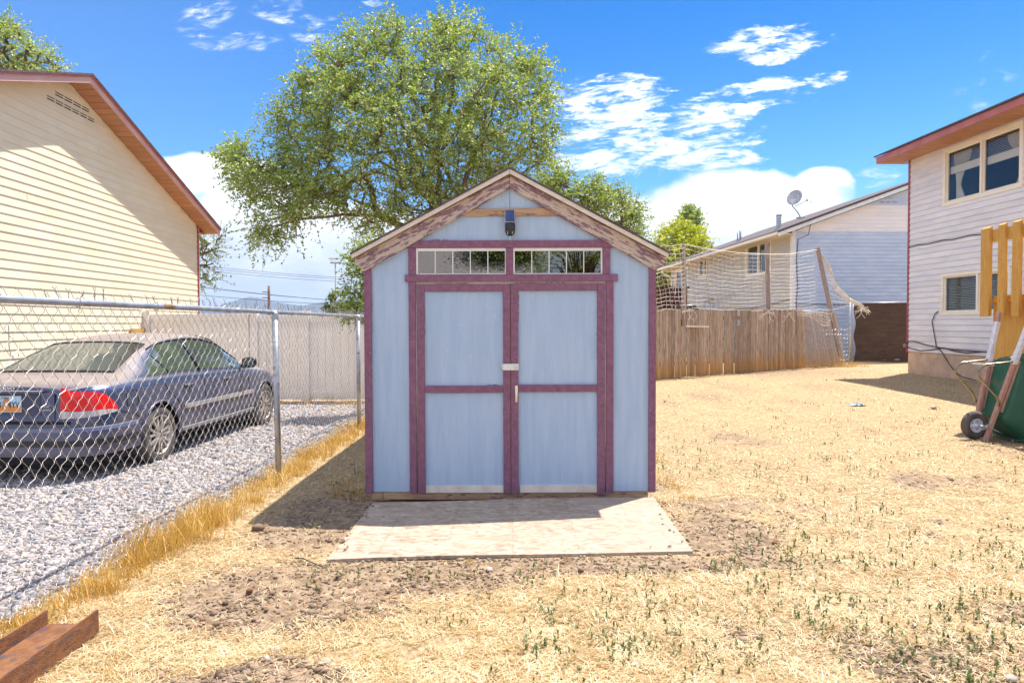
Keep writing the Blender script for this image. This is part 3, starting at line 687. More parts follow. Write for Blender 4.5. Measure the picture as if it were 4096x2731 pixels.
def window(parent, W, s0, s1, z0, z1, fw=.07, mull=(), frame='frame', blinds=None, sashes=True, depth=.10, proud=.03, glass='glass', curtains=None, name='window'):
    """frame (its own mesh) > pane, sash, blind, curtain"""
    mb = MB()
    mb.obox(W, s0, s1, -.06, proud, z0, z0+fw); mb.obox(W, s0, s1, -.06, proud, z1-fw, z1)
    mb.obox(W, s0, s0+fw, -.06, proud-.001, z0+fw, z1-fw); mb.obox(W, s1-fw, s1, -.06, proud-.001, z0+fw, z1-fw)
    f = mb.build(name, MT[frame], parent, bevel=.004)
    xs_ = [s0+fw]+[m_ for m_ in mull]+[s1-fw]
    for m_ in mull:
        q = MB(); q.obox(W, m_-.03, m_+.03, -.05, proud-.008, z0+fw, z1-fw); q.build('mullion', MT[frame], f)
    for i in range(len(xs_)-1):
        a = xs_[i]+(.03 if i else 0); b = xs_[i+1]-(.03 if i < len(xs_)-2 else 0)
        q = MB(); t = .035; n0, n1 = -.05, -.015
        q.obox(W, a, b, n0, n1, z0+fw, z0+fw+t); q.obox(W, a, b, n0, n1, z1-fw-t, z1-fw); q.obox(W, a, a+t, n0, n1, z0+fw+t, z1-fw-t); q.obox(W, b-t, b, n0, n1, z0+fw+t, z1-fw-t)
        q.build('sash', MT[frame], f)
        q = MB(); q.obox(W, a+t, b-t, -.036, -.030, z0+fw+t, z1-fw-t); q.build('pane', MT[glass], f)
        if blinds:
            bl = blinds[i] if isinstance(blinds, (list, tuple)) else blinds
            if bl:
                q = MB(); zz = z1-fw-.02; zb_ = z1-fw-(z1-z0-2*fw)*bl
                while zz > zb_:
                    C0 = [wpt(W, a+.01, -.115, zz), wpt(W, b-.01, -.115, zz), wpt(W, b-.01, -.085, zz-.022), wpt(W, a+.01, -.085, zz-.022)]
                    q.face(C0); zz -= .034 if bl < .99 else .036
                if bl < .99: q.obox(W, a+.01, b-.01, -.125, -.09, zb_-.16, zb_)
                q.build('blind', MT['blinds_lt' if bl < .99 else 'blinds'], f)
        if curtains:
            for side in curtains[i]:
                q = MB(); n_ = 26; rows = 14; g = []
                ce = a if side < 0 else b
                for r in range(rows+1):
                    t_ = r/rows; zz = z1-fw-.05-(z1-z0-2*fw-.1)*t_
                    wdt = (.55-.43*sst(np.array([t_]), 0, .72)[0]) if t_ < .72 else (.12+.16*(t_-.72)/.28)
                    shift = .30*sst(np.array([t_]), 0, .72)[0] if abs(side) > 1 else 0
                    row = []
                    for k in range(n_+1):
                        s_ = k/n_; sg = 1 if side < 0 else -1
                        x_ = ce+sg*((.02+shift*.4)+s_*wdt)
                        row.append(wpt(W, min(max(x_, a+.005), b-.005), -.16+.018*math.sin(s_*30+t_*2), zz))
                    g.append(row)
                for r in range(rows):
                    for k in range(n_): q.face([g[r][k], g[r][k+1], g[r+1][k+1], g[r+1][k]], True)
                q.build('curtain', MT['curtain'], f)
    return f
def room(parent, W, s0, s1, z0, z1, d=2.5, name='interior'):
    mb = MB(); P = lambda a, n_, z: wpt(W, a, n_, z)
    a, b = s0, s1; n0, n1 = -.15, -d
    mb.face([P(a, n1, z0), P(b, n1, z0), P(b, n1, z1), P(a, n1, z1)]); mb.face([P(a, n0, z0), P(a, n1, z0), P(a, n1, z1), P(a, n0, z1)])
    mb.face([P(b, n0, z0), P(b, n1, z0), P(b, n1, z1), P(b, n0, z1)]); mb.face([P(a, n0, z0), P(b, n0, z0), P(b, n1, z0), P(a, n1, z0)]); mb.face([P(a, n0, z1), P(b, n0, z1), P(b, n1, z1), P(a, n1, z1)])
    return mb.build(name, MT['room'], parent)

# ---- left house: cream lap siding, gable wall along the driveway
nl = math.hypot(1, .036)
WL = ((-7.05, 15.36), (.036/nl, -1/nl), (1/nl, .036/nl))
LH = thing('cream_house', 'cream lap sided house with brown soffit and low gable roof beside the gravel driveway', 'house', (-7.05, 15.36, 0))
def zl(s): return 3.615+.335*s if s < 4.65 else 3.615+.335*4.65-.335*(s-4.65)
zl.knots = [4.65]
backing(LH, WL, 0, 9.3, -.3, zl, [], MT['cream'])
siding(LH, WL, .03, 9.25, -.28, lambda s: zl(s)-.01, .1225, [], MT['cream'], out=.0145, joints=.3)
mb = MB(); mb.obox(WL, -.02, .035, -.02, .03, -.2, 3.60); mb.build('corner_trim', MT['maroon'], LH)
mb = MB(); mb.obox(WL, -.14, 0, -5, -.01, -.3, 3.6); mb.build('end_wall', MT['cream'], LH)
mb = MB(); mb.obox(WL, 9.16, 9.30, -8, -.145, -.3, 3.6); mb.build('end_wall', MT['cream'], LH)
OV = .345
def rake_piece(mb, W, sa, za, sb, zb, n0, n1, h, up=0):
    P = lambda s, n_, z: wpt(W, s, n_, z)
    mb.hull([P(sa, n0, za+up), P(sb, n0, zb+up), P(sb, n1, zb+up), P(sa, n1, za+up), P(sa, n0, za+up+h), P(sb, n0, zb+up+h), P(sb, n1, zb+up+h), P(sa, n1, za+up+h)])
SP = 4.65; ZP = zl(SP); END = -.42; ZE = zl(END)+0
for a, b in ((END, SP), (SP, 9.9)):
    za, zb = (zl(a), zl(b))
    mb = MB(); rake_piece(mb, WL, a, za-.012, b, zb-.012, OV-.025, OV, .105); mb.build('fascia', MT['fas_pink'], LH)
    mb = MB(); rake_piece(mb, WL, a, za+.080, b, zb+.080, OV+.001, OV+.026, .026); mb.build('drip_edge', MT['fas_brown'], LH)
    mb = MB(); rake_piece(mb, WL, a, za+.1065, b, zb+.1065, -8.5, OV+.038, .030); mb.build('roof', MT['shingle_dark'], LH)
w_ = .153; s = END+.01
while s+w_ < 9.6:                     # soffit boards running out from wall to fascia
    a, b = s, s+w_-.014
    if not (a < SP < b):
        mb = MB(); rake_piece(mb, WL, a, zl(a), b, zl(b), .002, OV-.027, .012); mb.build('soffit_board', MT['soffit'], LH)
    s += w_
mb = MB(); mb.obox(WL, END, 0, -.3, .0, ZE-.01, ZE+.02); mb.obox(WL, END, END+.03, -6, .0, ZE+.03, ZE+.13); mb.build('eave_soffit', MT['soffit'], LH)
mb = MB()
for row, (sa, sb, zc) in enumerate(((4.12, 5.02, 4.885), (3.98, 5.22, 4.765))):
    k = 4 if row == 0 else 6
    for i in range(k):
        a = sa+(sb-sa)*i/k
        for dz in (-.018, .018): mb.obox(WL, a+.02, a+(sb-sa)/k-.02, .0, .0185, zc+dz-.005, zc+dz+.005)
mb.build('gable_vent', MT['dark'], LH)
mb = MB(); mb.obox(WL, 2.25, 3.0, .018, .055, -.1, 1.33); mb.build('utility_panel', MT['tan'], LH)

# ---- middle house
nm_ = math.hypot(1, .045)
WG = ((9.43, 23.0), (1/nm_, .045/nm_), (.045/nm_, -1/nm_))
WS = ((9.43, 23.0), (-.045/nm_, 1/nm_), (-1/nm_, -.045/nm_))
MH = thing('grey_house', 'pale grey sided house with satellite dish behind the wooden picket fence', 'house', (9.43, 23.0, 0))
def zg(s): return 4.46+.361*s if s < 5.2 else 4.46+.361*(10.4-s)
zg.knots = [5.2]
op_g = []
backing(MH, WG, 0, 10.4, -.2, zg, [], MT['grey_siding'])
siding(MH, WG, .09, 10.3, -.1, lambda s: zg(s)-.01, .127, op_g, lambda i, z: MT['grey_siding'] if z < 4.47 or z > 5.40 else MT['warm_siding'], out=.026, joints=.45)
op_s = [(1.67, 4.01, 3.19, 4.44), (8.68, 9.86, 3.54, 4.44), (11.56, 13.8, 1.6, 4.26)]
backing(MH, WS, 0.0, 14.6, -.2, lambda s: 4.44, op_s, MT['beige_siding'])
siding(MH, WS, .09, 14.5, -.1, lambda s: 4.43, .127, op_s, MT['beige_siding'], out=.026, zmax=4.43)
mb = MB(); mb.obox(WG, -.03, .10, .0, .035, -.1, 4.45); mb.obox(WS, .0, .10, .0, .034, -.1, 4.45); mb.build('corner_trim', MT['whitetrim'], MH)
mb = MB(); mb.obox(WG, -.6, 10.4, .001, .04, 4.452, 4.488); mb.build('band_board', MT['whitetrim'], MH)
window(MH, WS, 1.67, 4.01, 3.19, 4.44, .08, (2.84,), blinds=[0, 0])
window(MH, WS, 8.68, 9.86, 3.54, 4.44, .08, (9.2,))
window(MH, WS, 11.56, 13.8, 1.6, 4.26, .09, (12.7,), name='glass_door')
room(MH, WS, 1.5, 4.2, 3.0, 4.5); room(MH, WS, 8.5, 10, 3.3, 4.5); room(MH, WS, 11.4, 14, 1.5, 4.4)
EO = .62; zEv = 4.49-.0
def rp(s, y_off, z): return None
mb = MB()   # roof: two slopes over the gable, eave hanging over the side wall
def gp(sx, n_, z): return wpt(WG, sx, n_, z)
def slope(mb, s_a, s_b, n0, n1, base, h):
    za = 4.46+.361*min(s_a, 10.4-s_a)+base; zb = 4.46+.361*min(s_b, 10.4-s_b)+base
    mb.hull([gp(s_a, n0, za), gp(s_b, n0, zb), gp(s_b, n1, zb), gp(s_a, n1, za), gp(s_a, n0, za+h), gp(s_b, n0, zb+h), gp(s_b, n1, zb+h), gp(s_a, n1, za+h)])
for a, b in ((-EO-.04, 5.2), (5.2, 11.0)):
    mb = MB(); slope(mb, a, b, -15.2, .42, .16, .07); mb.build('roof', MT['shingle_dark'], MH)
    mb = MB(); slope(mb, a, b, .36, .395, .03, .125); mb.build('fascia', MT['whitetrim'], MH)
    mb = MB(); slope(mb, a, b, .0, .355, .035, .02); mb.build('soffit', MT['beige_soffit'], MH)
mb = MB(); mb.obox(WS, -.35, 15.0, EO-.0, EO+.10, 4.30, 4.40)
mb.build('gutter', MT['frame'], MH, bevel=.02)
mb = MB(); mb.obox(WS, -.3, 15.0, .001, EO-.005, 4.335, 4.36); mb.build('eave_soffit', MT['beige_soffit'], MH)
mb = MB(); mb.tube([wpt(WS, 14.2, EO, 4.3), wpt(WS, 14.2, EO, 4.15), wpt(WS, 14.3, .15, 3.9), wpt(WS, 14.3, .07, 3.75), wpt(WS, 14.3, .07, .2)], .05, 6); mb.build('downspout', MT['vinyl'], MH)
mb = MB()
for row, (sa, k) in enumerate(((2.98, 3), (3.06, 2))):
    for i in range(k):
        for dz in (-.03, 0, .03): mb.obox(WG, sa+i*.22, sa+i*.22+.15, .0, .019, 5.47+row*.14+dz-.008, 5.47+row*.14+dz+.004)
mb.build('gable_vent', MT['cartrim'], MH)
# cables on the walls
mb = MB(); mb.tube([gp(.40, .43, 4.62), gp(.34, .40, 4.30), gp(.16, .06, 4.2), gp(.12, .04, 3.5), gp(.17, .04, 2.6), gp(.13, .04, 2.1), gp(.16, .04, 1.2)], .013, 5)
mb.tube([gp(.1, .05, 2.02)]+[gp(.1+i*.5, .05, 2.02+.02*math.sin(i*1.7)) for i in range(1, 18)], .012, 5)
pts = [wpt(WS, .1, .05, 2.19), wpt(WS, 1.2, .05, 2.1), wpt(WS, 3.2, .05, 1.98), wpt(WS, 5.0, .05, 1.96), wpt(WS, 6.0, .05, 1.85)]
mb.tube(pts, .013, 5); mb.build('cable', MT['wire_dark'], MH)
mb = MB(); 
for i in range(9):
    a = i*.7; mb.tube([gp(.1+.14*math.cos(a+t*.8), .06+.02*math.sin(t*3), 1.62+.12*math.sin(a+t*.9)) for t in range(6)], .011, 4)
mb.build('cable_coil', MT['wire_dark'], MH)
def pipe(px, zt, r, label, sq=False):
    o = thing('roof_vent', label, 'roof vent', (px.x, px.y, px.z), group='vents on the grey house roof')
    mb = MB()
    if sq:
        mb.box(px.x-r, px.x+r, px.y-r, px.y+r, px.z, zt-.09); mb.box(px.x-r*1.25, px.x+r*1.25, px.y-r*1.25, px.y+r*1.25, zt-.055, zt)
        for a, b in ((-1, -1), (1, -1), (-1, 1), (1, 1)): mb.box(px.x+a*r*.9-.01, px.x+a*r*.9+.01, px.y+b*r*.9-.01, px.y+b*r*.9+.01, zt-.09, zt-.055)
    else: mb.tube([(px.x, px.y, px.z), (px.x, px.y, zt)], r, 10)
    mb.build('pipe', MT['galv'], o)
    mb = MB(); mb.lathe((px.x, px.y, px.z-.03), (0, 0, 1), [(r*2.6, 0), (r*1.3, .09)], 12); mb.build('flashing', MT['cartrim'], o)
def roof_z(x, y):     # top surface of the left slope of the middle roof
    s_ = (x-9.43)*WG[1][0]+(y-23)*WG[1][1]; return 4.46+.361*s_+.23
q = at(3115, 897, 24.2); pipe(Vector((q.x, q.y, roof_z(q.x, q.y)-.02)), at(3115, 859, 24.2).z, .065, 'square capped metal vent on grey roof edge nearest the dish', True)
q = at(2961, 945, 29); pipe(Vector((q.x, q.y, roof_z(q.x, q.y)-.02)), at(2961, 921, 29).z, .045, 'thicker pipe of the close pair on grey house roof')
q = at(2950, 946, 29.2); pipe(Vector((q.x, q.y, roof_z(q.x, q.y)-.02)), at(2950, 924, 29).z, .028, 'thinner pipe of the close pair on grey house roof')
q = at(2846, 985, 33); pipe(Vector((q.x, q.y, roof_z(q.x, q.y)-.02)), at(2846, 963, 33).z, .04, 'lone vent pipe at the far end of the grey roof')
def dish(root, c, face, r, mat='cartrim'):
    f = Vector(face).normalized(); mb = MB()
    mb.lathe(c, f, [(0, -.10*r/.25*.5), (r*.4, -.09*r/.25*.5), (r*.75, -.05*r/.25*.5), (r, 0), (r*1.02, .004), (r*.98, -.012), (r*.4, -.11*r/.25*.5), (0, -.12*r/.25*.5)], 28); return mb.build('dish', MT[mat], root)
DH = thing('satellite_dish', 'grey satellite dish on a bent mast at the corner of the grey roof', 'satellite dish', tuple(at(3201, 866, 23.6)))
c = at(3178, 790, 23.6); dish(DH, c, (-.75, -.62, .28), .27, 'galv')
mb = MB(); b0 = at(3201, 868, 23.6); mb.tube([b0, at(3190, 848, 23.6), at(3170, 825, 23.6), at(3172, 805, 23.65)], .022, 8); mb.build('mast', MT['galv'], DH)
mb = MB(); mb.tube([at(3180, 825, 23.5), at(3200, 817, 23.3), at(3228, 802, 23.0), at(3251, 811, 23.0)], .012, 6); mb.box(*[v for k in range(3) for v in (at(3228, 802, 23.0)[k]-.03, at(3228, 802, 23.0)[k]+.03)]); mb.build('feed_arm', MT['galv'], DH)
mb = MB(); mb.bar(at(3166, 808, 23.62), at(3184, 803, 23.62), .05, .16); mb.build('bracket', MT['whitetrim'], DH)
mb = MB(); mb.box(b0.x-.11, b0.x+.11, b0.y-.09, b0.y+.09, b0.z-.05, b0.z-.01); mb.build('foot', MT['galv'], DH)
D2 = thing('satellite_dish', 'small grey dish hanging low on the side wall behind the net', 'satellite dish', tuple(at(2845, 1225, 28.5)))
dish(D2, at(2845, 1222, 28.5), (-.5, -.85, .1), .30, 'galv')
mb = MB(); mb.tube([at(2850, 1222, 28.6), at(2850, 1205, 28.9), at(2870, 1205, 29.6)], .02, 6); mb.build('mast', MT['black'], D2)

# maroon deck railing by the far door
DK = thing('maroon_deck', 'dark maroon wooden deck railing and stair behind the net', 'deck', (6.8, 31, 0))
x = 5.2
while x < 7.95:
    mb = MB(); mb.box(x, x+.105, 31, 31.03, 1.0, 3.0+random.uniform(-.03, .03)); mb.build('board', MT['maroonwood'], DK); x += .14
mb = MB(); mb.box(5.1, 8.05, 30.96, 31.10, 2.98, 3.05); mb.box(5.1, 8.05, 31.03, 31.08, 2.2, 2.3); mb.build('top_rail', MT['maroonwood'], DK)
mb = MB(); mb.bar((7.1, 30.9, 2.9), (8.3, 30.6, 1.0), .05, .24); mb.build('stair_stringer', MT['maroonwood'], DK)
mb = MB()
for x in (7.9, 8.05, 8.2, 8.35): mb.bar((x-1.0, 31.2, 2.6-(x-7.9)*1.2), (x-1.0, 31.2, 1.2), .03, .03)
mb.box(5.2, 8.8, 31.2, 33, 1.3, 1.4); mb.build('floor', MT['maroonwood'], DK)
BQ = thing('barbecue', 'black covered barbecue beside the glass door behind the net', 'barbecue', (8.1, 27.5, 1.2))
q = at(2757, 1236, 27.5); mb = MB(); mb.tube([(q.x-.45, 27.5, q.z-.1), (q.x-.2, 27.5, q.z+.02), (q.x+.15, 27.5, q.z+.02), (q.x+.35, 27.5, q.z-.1)], [.1, .19, .19, .1], 10); mb.build('lid', MT['black'], BQ)
mb = MB(); mb.box(q.x-.42, q.x+.34, 27.3, 27.75, q.z-.9, q.z-.12); mb.build('cabinet', MT['black'], BQ)

# ---- right house
nr = math.hypot(1, .0432)
WR = ((9.87, 17.0), (.0432/nr, -1/nr), (-1/nr, -.0432/nr))
RH = thing('white_house', 'two storey white sided house with red brown eave at the right edge', 'house', (9.87, 17.0, 0))
op_r = [(1.235, 3.56, 4.045, 5.355), (1.22, 3.30, 1.562, 2.515)]
ztr = lambda s: 5.405
backing(RH, WR, 0, 11, .69, lambda s: 5.5, [op_r[0], op_r[1]], MT['white_siding'])
siding(RH, WR, .0, 10.5, .69, ztr, .131, op_r, MT['white_siding'], out=.024, zmax=5.40, joints=.15)
mb = MB(); mb.obox(WR, -.001, 11, -.14, -.004, -.2, .688); mb.build('foundation', MT['concrete'], RH)
mb = MB(); mb.obox(WR, -.035, .03, -.05, .028, .66, 5.40); mb.build('corner_trim', MT['maroon'], RH)
mb = MB(); mb.obox(WR, -.14, -.002, -6, -.142, -.2, 5.4); mb.build('end_wall', MT['white_siding'], RH)
window(RH, WR, 1.235, 3.56, 4.045, 5.355, .085, (2.43,), blinds=[.30, .34], curtains=[(-2,), (1,)])
window(RH, WR, 1.22, 3.30, 1.562, 2.515, .075, (2.37,), blinds=1.0)
room(RH, WR, 1.1, 3.7, 3.9, 5.4, 3); room(RH, WR, 1.1, 3.5, 1.45, 2.6, 1.5)
RO = .66
mb = MB(); mb.obox(WR, -.32, 11, RO-.02, RO+.01, 5.40, 5.545); mb.build('fascia', MT['fas_brown'], RH)
mb = MB(); mb.obox(WR, -.36, -.325, -.3, RO+.012, 5.39, 5.56); mb.build('rake_end', MT['primer'], RH)
mb = MB(); P = lambda s_, n_, z: wpt(WR, s_, n_, z)
mb.hull([P(-.38, -5, 7.6), P(11, -5, 7.6), P(11, RO+.05, 5.55), P(-.38, RO+.05, 5.55), P(-.38, -5, 7.64), P(11, -5, 7.64), P(11, RO+.05, 5.585), P(-.38, RO+.05, 5.585)]); mb.build('roof', MT['shingle_dark'], RH)
s = -.31
while s < 7.2:
    mb = MB(); mb.obox(WR, s, s+.150, .018, RO-.022, 5.405, 5.418+random.uniform(0, .003)); mb.build('soffit_board', MT['soffit'], RH); s += .166
mb = MB()
mb.tube([P(.0, .03, 3.24), P(.08, .03, 3.26)]+[P(.08+.3*i, .028, 3.27+.012*math.sin(i*2.1)) for i in range(1, 12)], .011, 5)
mb.tube([P(1.15, .03, 1.66), P(1.05, .04, 1.6), P(.95, .04, 1.42), P(1.03, .04, 1.15), P(1.08, .03, .92), P(1.10, .03, .83), P(1.3, .03, .72), P(1.55, .03, .45), P(1.78, .04, .28), P(2.0, .05, .20), P(2.5, .1, .16)], .011, 5)
mb.tube([P(-.05, .04, .84), P(.1, .05, .93), P(.3, .04, .94), P(.7, .03, .87), P(1.1, .03, .83), P(1.6, .03, .79), P(2.3, .03, .78), P(4, .03, .78)], .012, 5)
mb.tube([P(-.05, .04, .80), P(.2, .04, .76), P(.5, .03, .72), P(.9, .03, .75), P(1.35, .03, .82), P(1.7, .04, .76), P(2.1, .03, .73), P(2.6, .03, .78), P(4, .03, .78)], .011, 5)
mb.build('cable', MT['wire_dark'], RH)
mb = MB(); mb.box(9.80, 9.86, 17.02, 17.09, .78, .86); mb.build('tap', MT['galv'], RH)

# ---- tan deck on the right house
TD = thing('tan_deck', 'tan stained deck with wide flat balusters and plywood skirt against the white house', 'deck', (6.42, 9.1, 0))
mb = MB(); mb.box(6.42, 6.45, 5.2, 9.11, .06, 1.66); mb.box(6.451, 9.6, 9.08, 9.11, .06, 1.66); mb.build('skirt_panel', MT['tan'], TD)
mb = MB(); mb.box(6.385, 6.47, 5.2, 9.13, 1.662, 1.71); mb.build('ledge', MT['tan'], TD)
mb = MB(); mb.box(6.47, 9.6, 5.2, 9.1, 1.62, 1.66); mb.build('deck_floor', MT['tan'], TD)
mb = MB(); mb.box(6.345, 6.385, 5.2, 9.16, 2.46, 2.62); mb.build('top_rail', MT['tan'], TD)
yy = 9.19
for k, (y0_, wdt) in enumerate(((9.035, .165), (8.76, .115), (8.50, .125), (8.25, .12), (8.0, .12), (7.74, .12), (7.48, .12), (7.2, .12), (6.9, .12))):
    mb = MB(); t = .045; z1_ = 2.68+(k == 0)*-.01
    mb.hull([(6.30, y0_, 1.475), (6.345, y0_, 1.49), (6.345, y0_+wdt, 1.49), (6.30, y0_+wdt, 1.475), (6.30, y0_, z1_-.03), (6.345, y0_, z1_), (6.345, y0_+wdt, z1_), (6.30, y0_+wdt, z1_-.03)]); mb.build('baluster', MT['tan'], TD, bevel=.003)
mb = MB(); mb.box(6.40, 6.46, 5.2, 9.08, 1.712, 1.75); mb.build('bottom_rail', MT['tan'], TD)

# ------------------------------------------------------------------ shed
SH = thing('garden_shed', 'blue garden shed with purple trim and double doors in the middle of the yard', 'shed', (-.015, 5.45, .04))
YW = 5.45; xl, xr = -1.155, 1.125; cx = -.014
def zr(x): return 2.50-.531*abs(x-cx)               # underside of the rake board along the wall
def wall_poly(x0, x1, z0, y=YW, th=.02):
    pts = [(x0, y, z0), (x1, y, z0), (x1, y, zr(x1))]
    if x0 < cx < x1: pts.append((cx, y, zr(cx)))
    pts.append((x0, y, zr(x0))); return pts
# front wall split into sheets round the windows and doors
mb = MB(); mb.prism(wall_poly(-1.15, -.77, .055), (0, .03, 0)); mb.build('wall_panel', MT['blue'], SH)
mb = MB(); mb.prism(wall_poly(.755, 1.12, .055), (0, .03, 0)); mb.build('wall_panel', MT['blue'], SH)
for a, b in ((-.77, cx-.0015), (cx+.0015, .755)):
    pts = [(a, YW, 2.0), (b, YW, 2.0), (b, YW, zr(b)), (a, YW, zr(a))]
    mb = MB(); mb.prism(pts, (0, .03, 0)); mb.build('gable_panel', MT['blue'], SH)
mb = MB(); mb.box(-.765, .748, YW-.001, YW+.03, 1.700, 1.79); mb.build('header', MT['primer'], SH)
mb = MB(); mb.box(-1.15, -1.12, 5.48, 9.1, .055, 1.86); mb.build('side_wall', MT['blue'], SH)
mb = MB(); mb.box(1.09, 1.12, 5.48, 9.1, .055, 1.86); mb.build('side_wall', MT['blue'], SH)
mb = MB(); mb.prism([(-1.12, 9.07, .055), (1.09, 9.07, .055), (1.09, 9.07, 1.88), (cx, 9.07, 2.5), (-1.12, 9.07, 1.88)], (0, .03, 0)); mb.build('back_wall', MT['blue'], SH)
mb = MB(); mb.box(-1.10, 1.07, 5.5, 9.05, .03, .06); mb.build('floor', MT['rawwood'], SH)
mb = MB()
for a, b in ((-1.13, -1.045), (-1.04, .04), (.044, 1.09)): mb.box(a, b, YW+.008, YW+.05, -.01, .052)
for x in (-1.08, 0, 1.0): mb.box(x, x+.09, 5.5, 9.0, -.04, .03)
mb.build('skid', MT['rawwood'], SH)
def trim(name, x0, x1, z0, z1, y0=YW-.022, y1=YW-.002, m='purple', par=None, bevel=.0025):
    q = MB(); q.box(x0, x1, y0, y1, z0, z1); return q.build(name, MT[m], par or SH, bevel=bevel)
for s_, (a, b) in ((-1, (-1.160, -1.117)), (1, (1.089, 1.130))):
    q = MB(); zt = zr(a if s_ < 0 else b); zi = zr(b if s_ < 0 else a)
    q.prism([(a, YW-.022, .05), (b, YW-.022, .05), (b, YW-.022, min(zi, 5)), (a, YW-.022, zt)], (0, .02, 0)); q.build('corner_board', MT['purple'], SH, bevel=.0025)
    xo = -1.176 if s_ < 0 else 1.146
    q = MB(); q.box(min(xo, xo+.022*-s_), max(xo, xo+.022*-s_), YW-.02, YW+.06, .05, 1.86); q.build('corner_board', MT['purple'], SH, bevel=.0025)
trim('head_trim', -.847, .841, 2.003, 2.060, YW-.026)
trim('middle_trim', -.849, .841, 1.735, 1.790, YW-.026)
trim('window_trim', -.822, -.762, 1.791, 2.002); trim('window_trim', -.046, .010, 1.791, 2.002); trim('window_trim', .722, .781, 1.791, 2.002)
trim('door_jamb', -.821, -.765, .047, 1.734); trim('door_jamb', .749, .808, .047, 1.734)
# rake boards, white sheathing edge, shingles
ridge_z = 2.606
def rake(name, m, drop, h, y0, y1, ext, plumb=False):
    for sg in (-1, 1):
        x1_ = cx+sg*ext; zt0 = ridge_z-drop; zt1 = zt0-.531*ext
        q = MB(); tail = [(x1_, y0, zt1-h)]
        if plumb: tail = [(x1_-sg*.0, y0, zt1-h*.45), (x1_-sg*.075, y0, zt1-h+.0+.04*0)]
        pts = [(cx+sg*.0012, y0, zt0-h), (cx+sg*.0012, y0, zt0), (x1_, y0, zt1)]+tail
        q.prism(pts, (0, y1-y0, 0)); q.build(name, MT[m+('r' if sg > 0 else 'l')] if m == 'peel' else MT[m], SH, bevel=.002)
rake('rake_board', 'peel', .036, .100, 5.405, YW-.001, 1.226, True)
rake('roof_edge', 'fas_white', .0, .036, 5.352, 5.375, 1.240)
for sg in (-1, 1):
    q = MB(); x1_ = cx+sg*1.248; P0 = [(cx, 5.34, ridge_z+.002), (x1_, 5.34, ridge_z-.531*1.248+.002), (x1_, 9.2, ridge_z-.531*1.248+.002), (cx, 9.2, ridge_z+.002)]
    q.hull(P0+[(p[0], p[1], p[2]+.012) for p in P0]); q.build('shingles', MT['shingle_dark'], SH)
    q = MB(); x1_ = cx+sg*1.236; P0 = [(cx, 5.376, ridge_z-.03), (x1_, 5.376, ridge_z-.531*1.236-.03), (x1_, 9.18, ridge_z-.531*1.236-.03), (cx, 9.18, ridge_z-.03)]
    q.hull(P0+[(p[0], p[1], p[2]+.03) for p in P0]); q.build('roof_deck', MT['rawwood'], SH)
q = MB(); q.prism([(-.575, YW-.02, 2.253), (.555, YW-.02, 2.253), (.435, YW-.02, 2.316), (-.455, YW-.02, 2.308)], (0, .019, 0)); q.build('collar_board', MT['rawwood'], SH, bevel=.002)
# transom windows
for (a, b, ga, gb, tops) in ((-.761, -.047, -.747, -.054, (1.982, 1.977)), (.011, .721, .022, .720, (1.98, 1.978))):
    q = MB(); y0, y1 = YW-.012, YW+.02
    q.box(a, b, y0, y1, 1.792, 1.800); q.box(a, b, y0, y1, 1.977, 2.001); q.box(a, ga+.002, y0, y1, 1.800, 1.977); q.box(gb-.012 if b > .5 else gb, b, y0, y1, 1.800, 1.977)
    f = q.build('transom_window', MT['whitetrim'], SH, bevel=.0015)
    g0, g1 = ga+.002, (gb-.012 if b > .5 else gb); w5 = (g1-g0+.006)/5
    for i in range(5):
        q = MB(); q.box(g0+i*w5, g0+(i+1)*w5-.006, YW+.004, YW+.008, 1.80, 1.977); q.build('pane', MT['transom'], f)
        if i < 4:
            q = MB(); q.box(g0+(i+1)*w5-.0065, g0+(i+1)*w5+.0005, YW-.004, YW+.012, 1.80, 1.977); q.build('muntin', MT['whitetrim'], f)
q = MB(); q.box(-.8, .78, YW+.3, YW+.32, 1.5, 2.1); q.box(-.8, .78, YW+.03, YW+.3, 1.7, 1.74); q.build('dark_backing', MT['room'], SH)  # dark boards added behind the panes to stand for the unlit interior
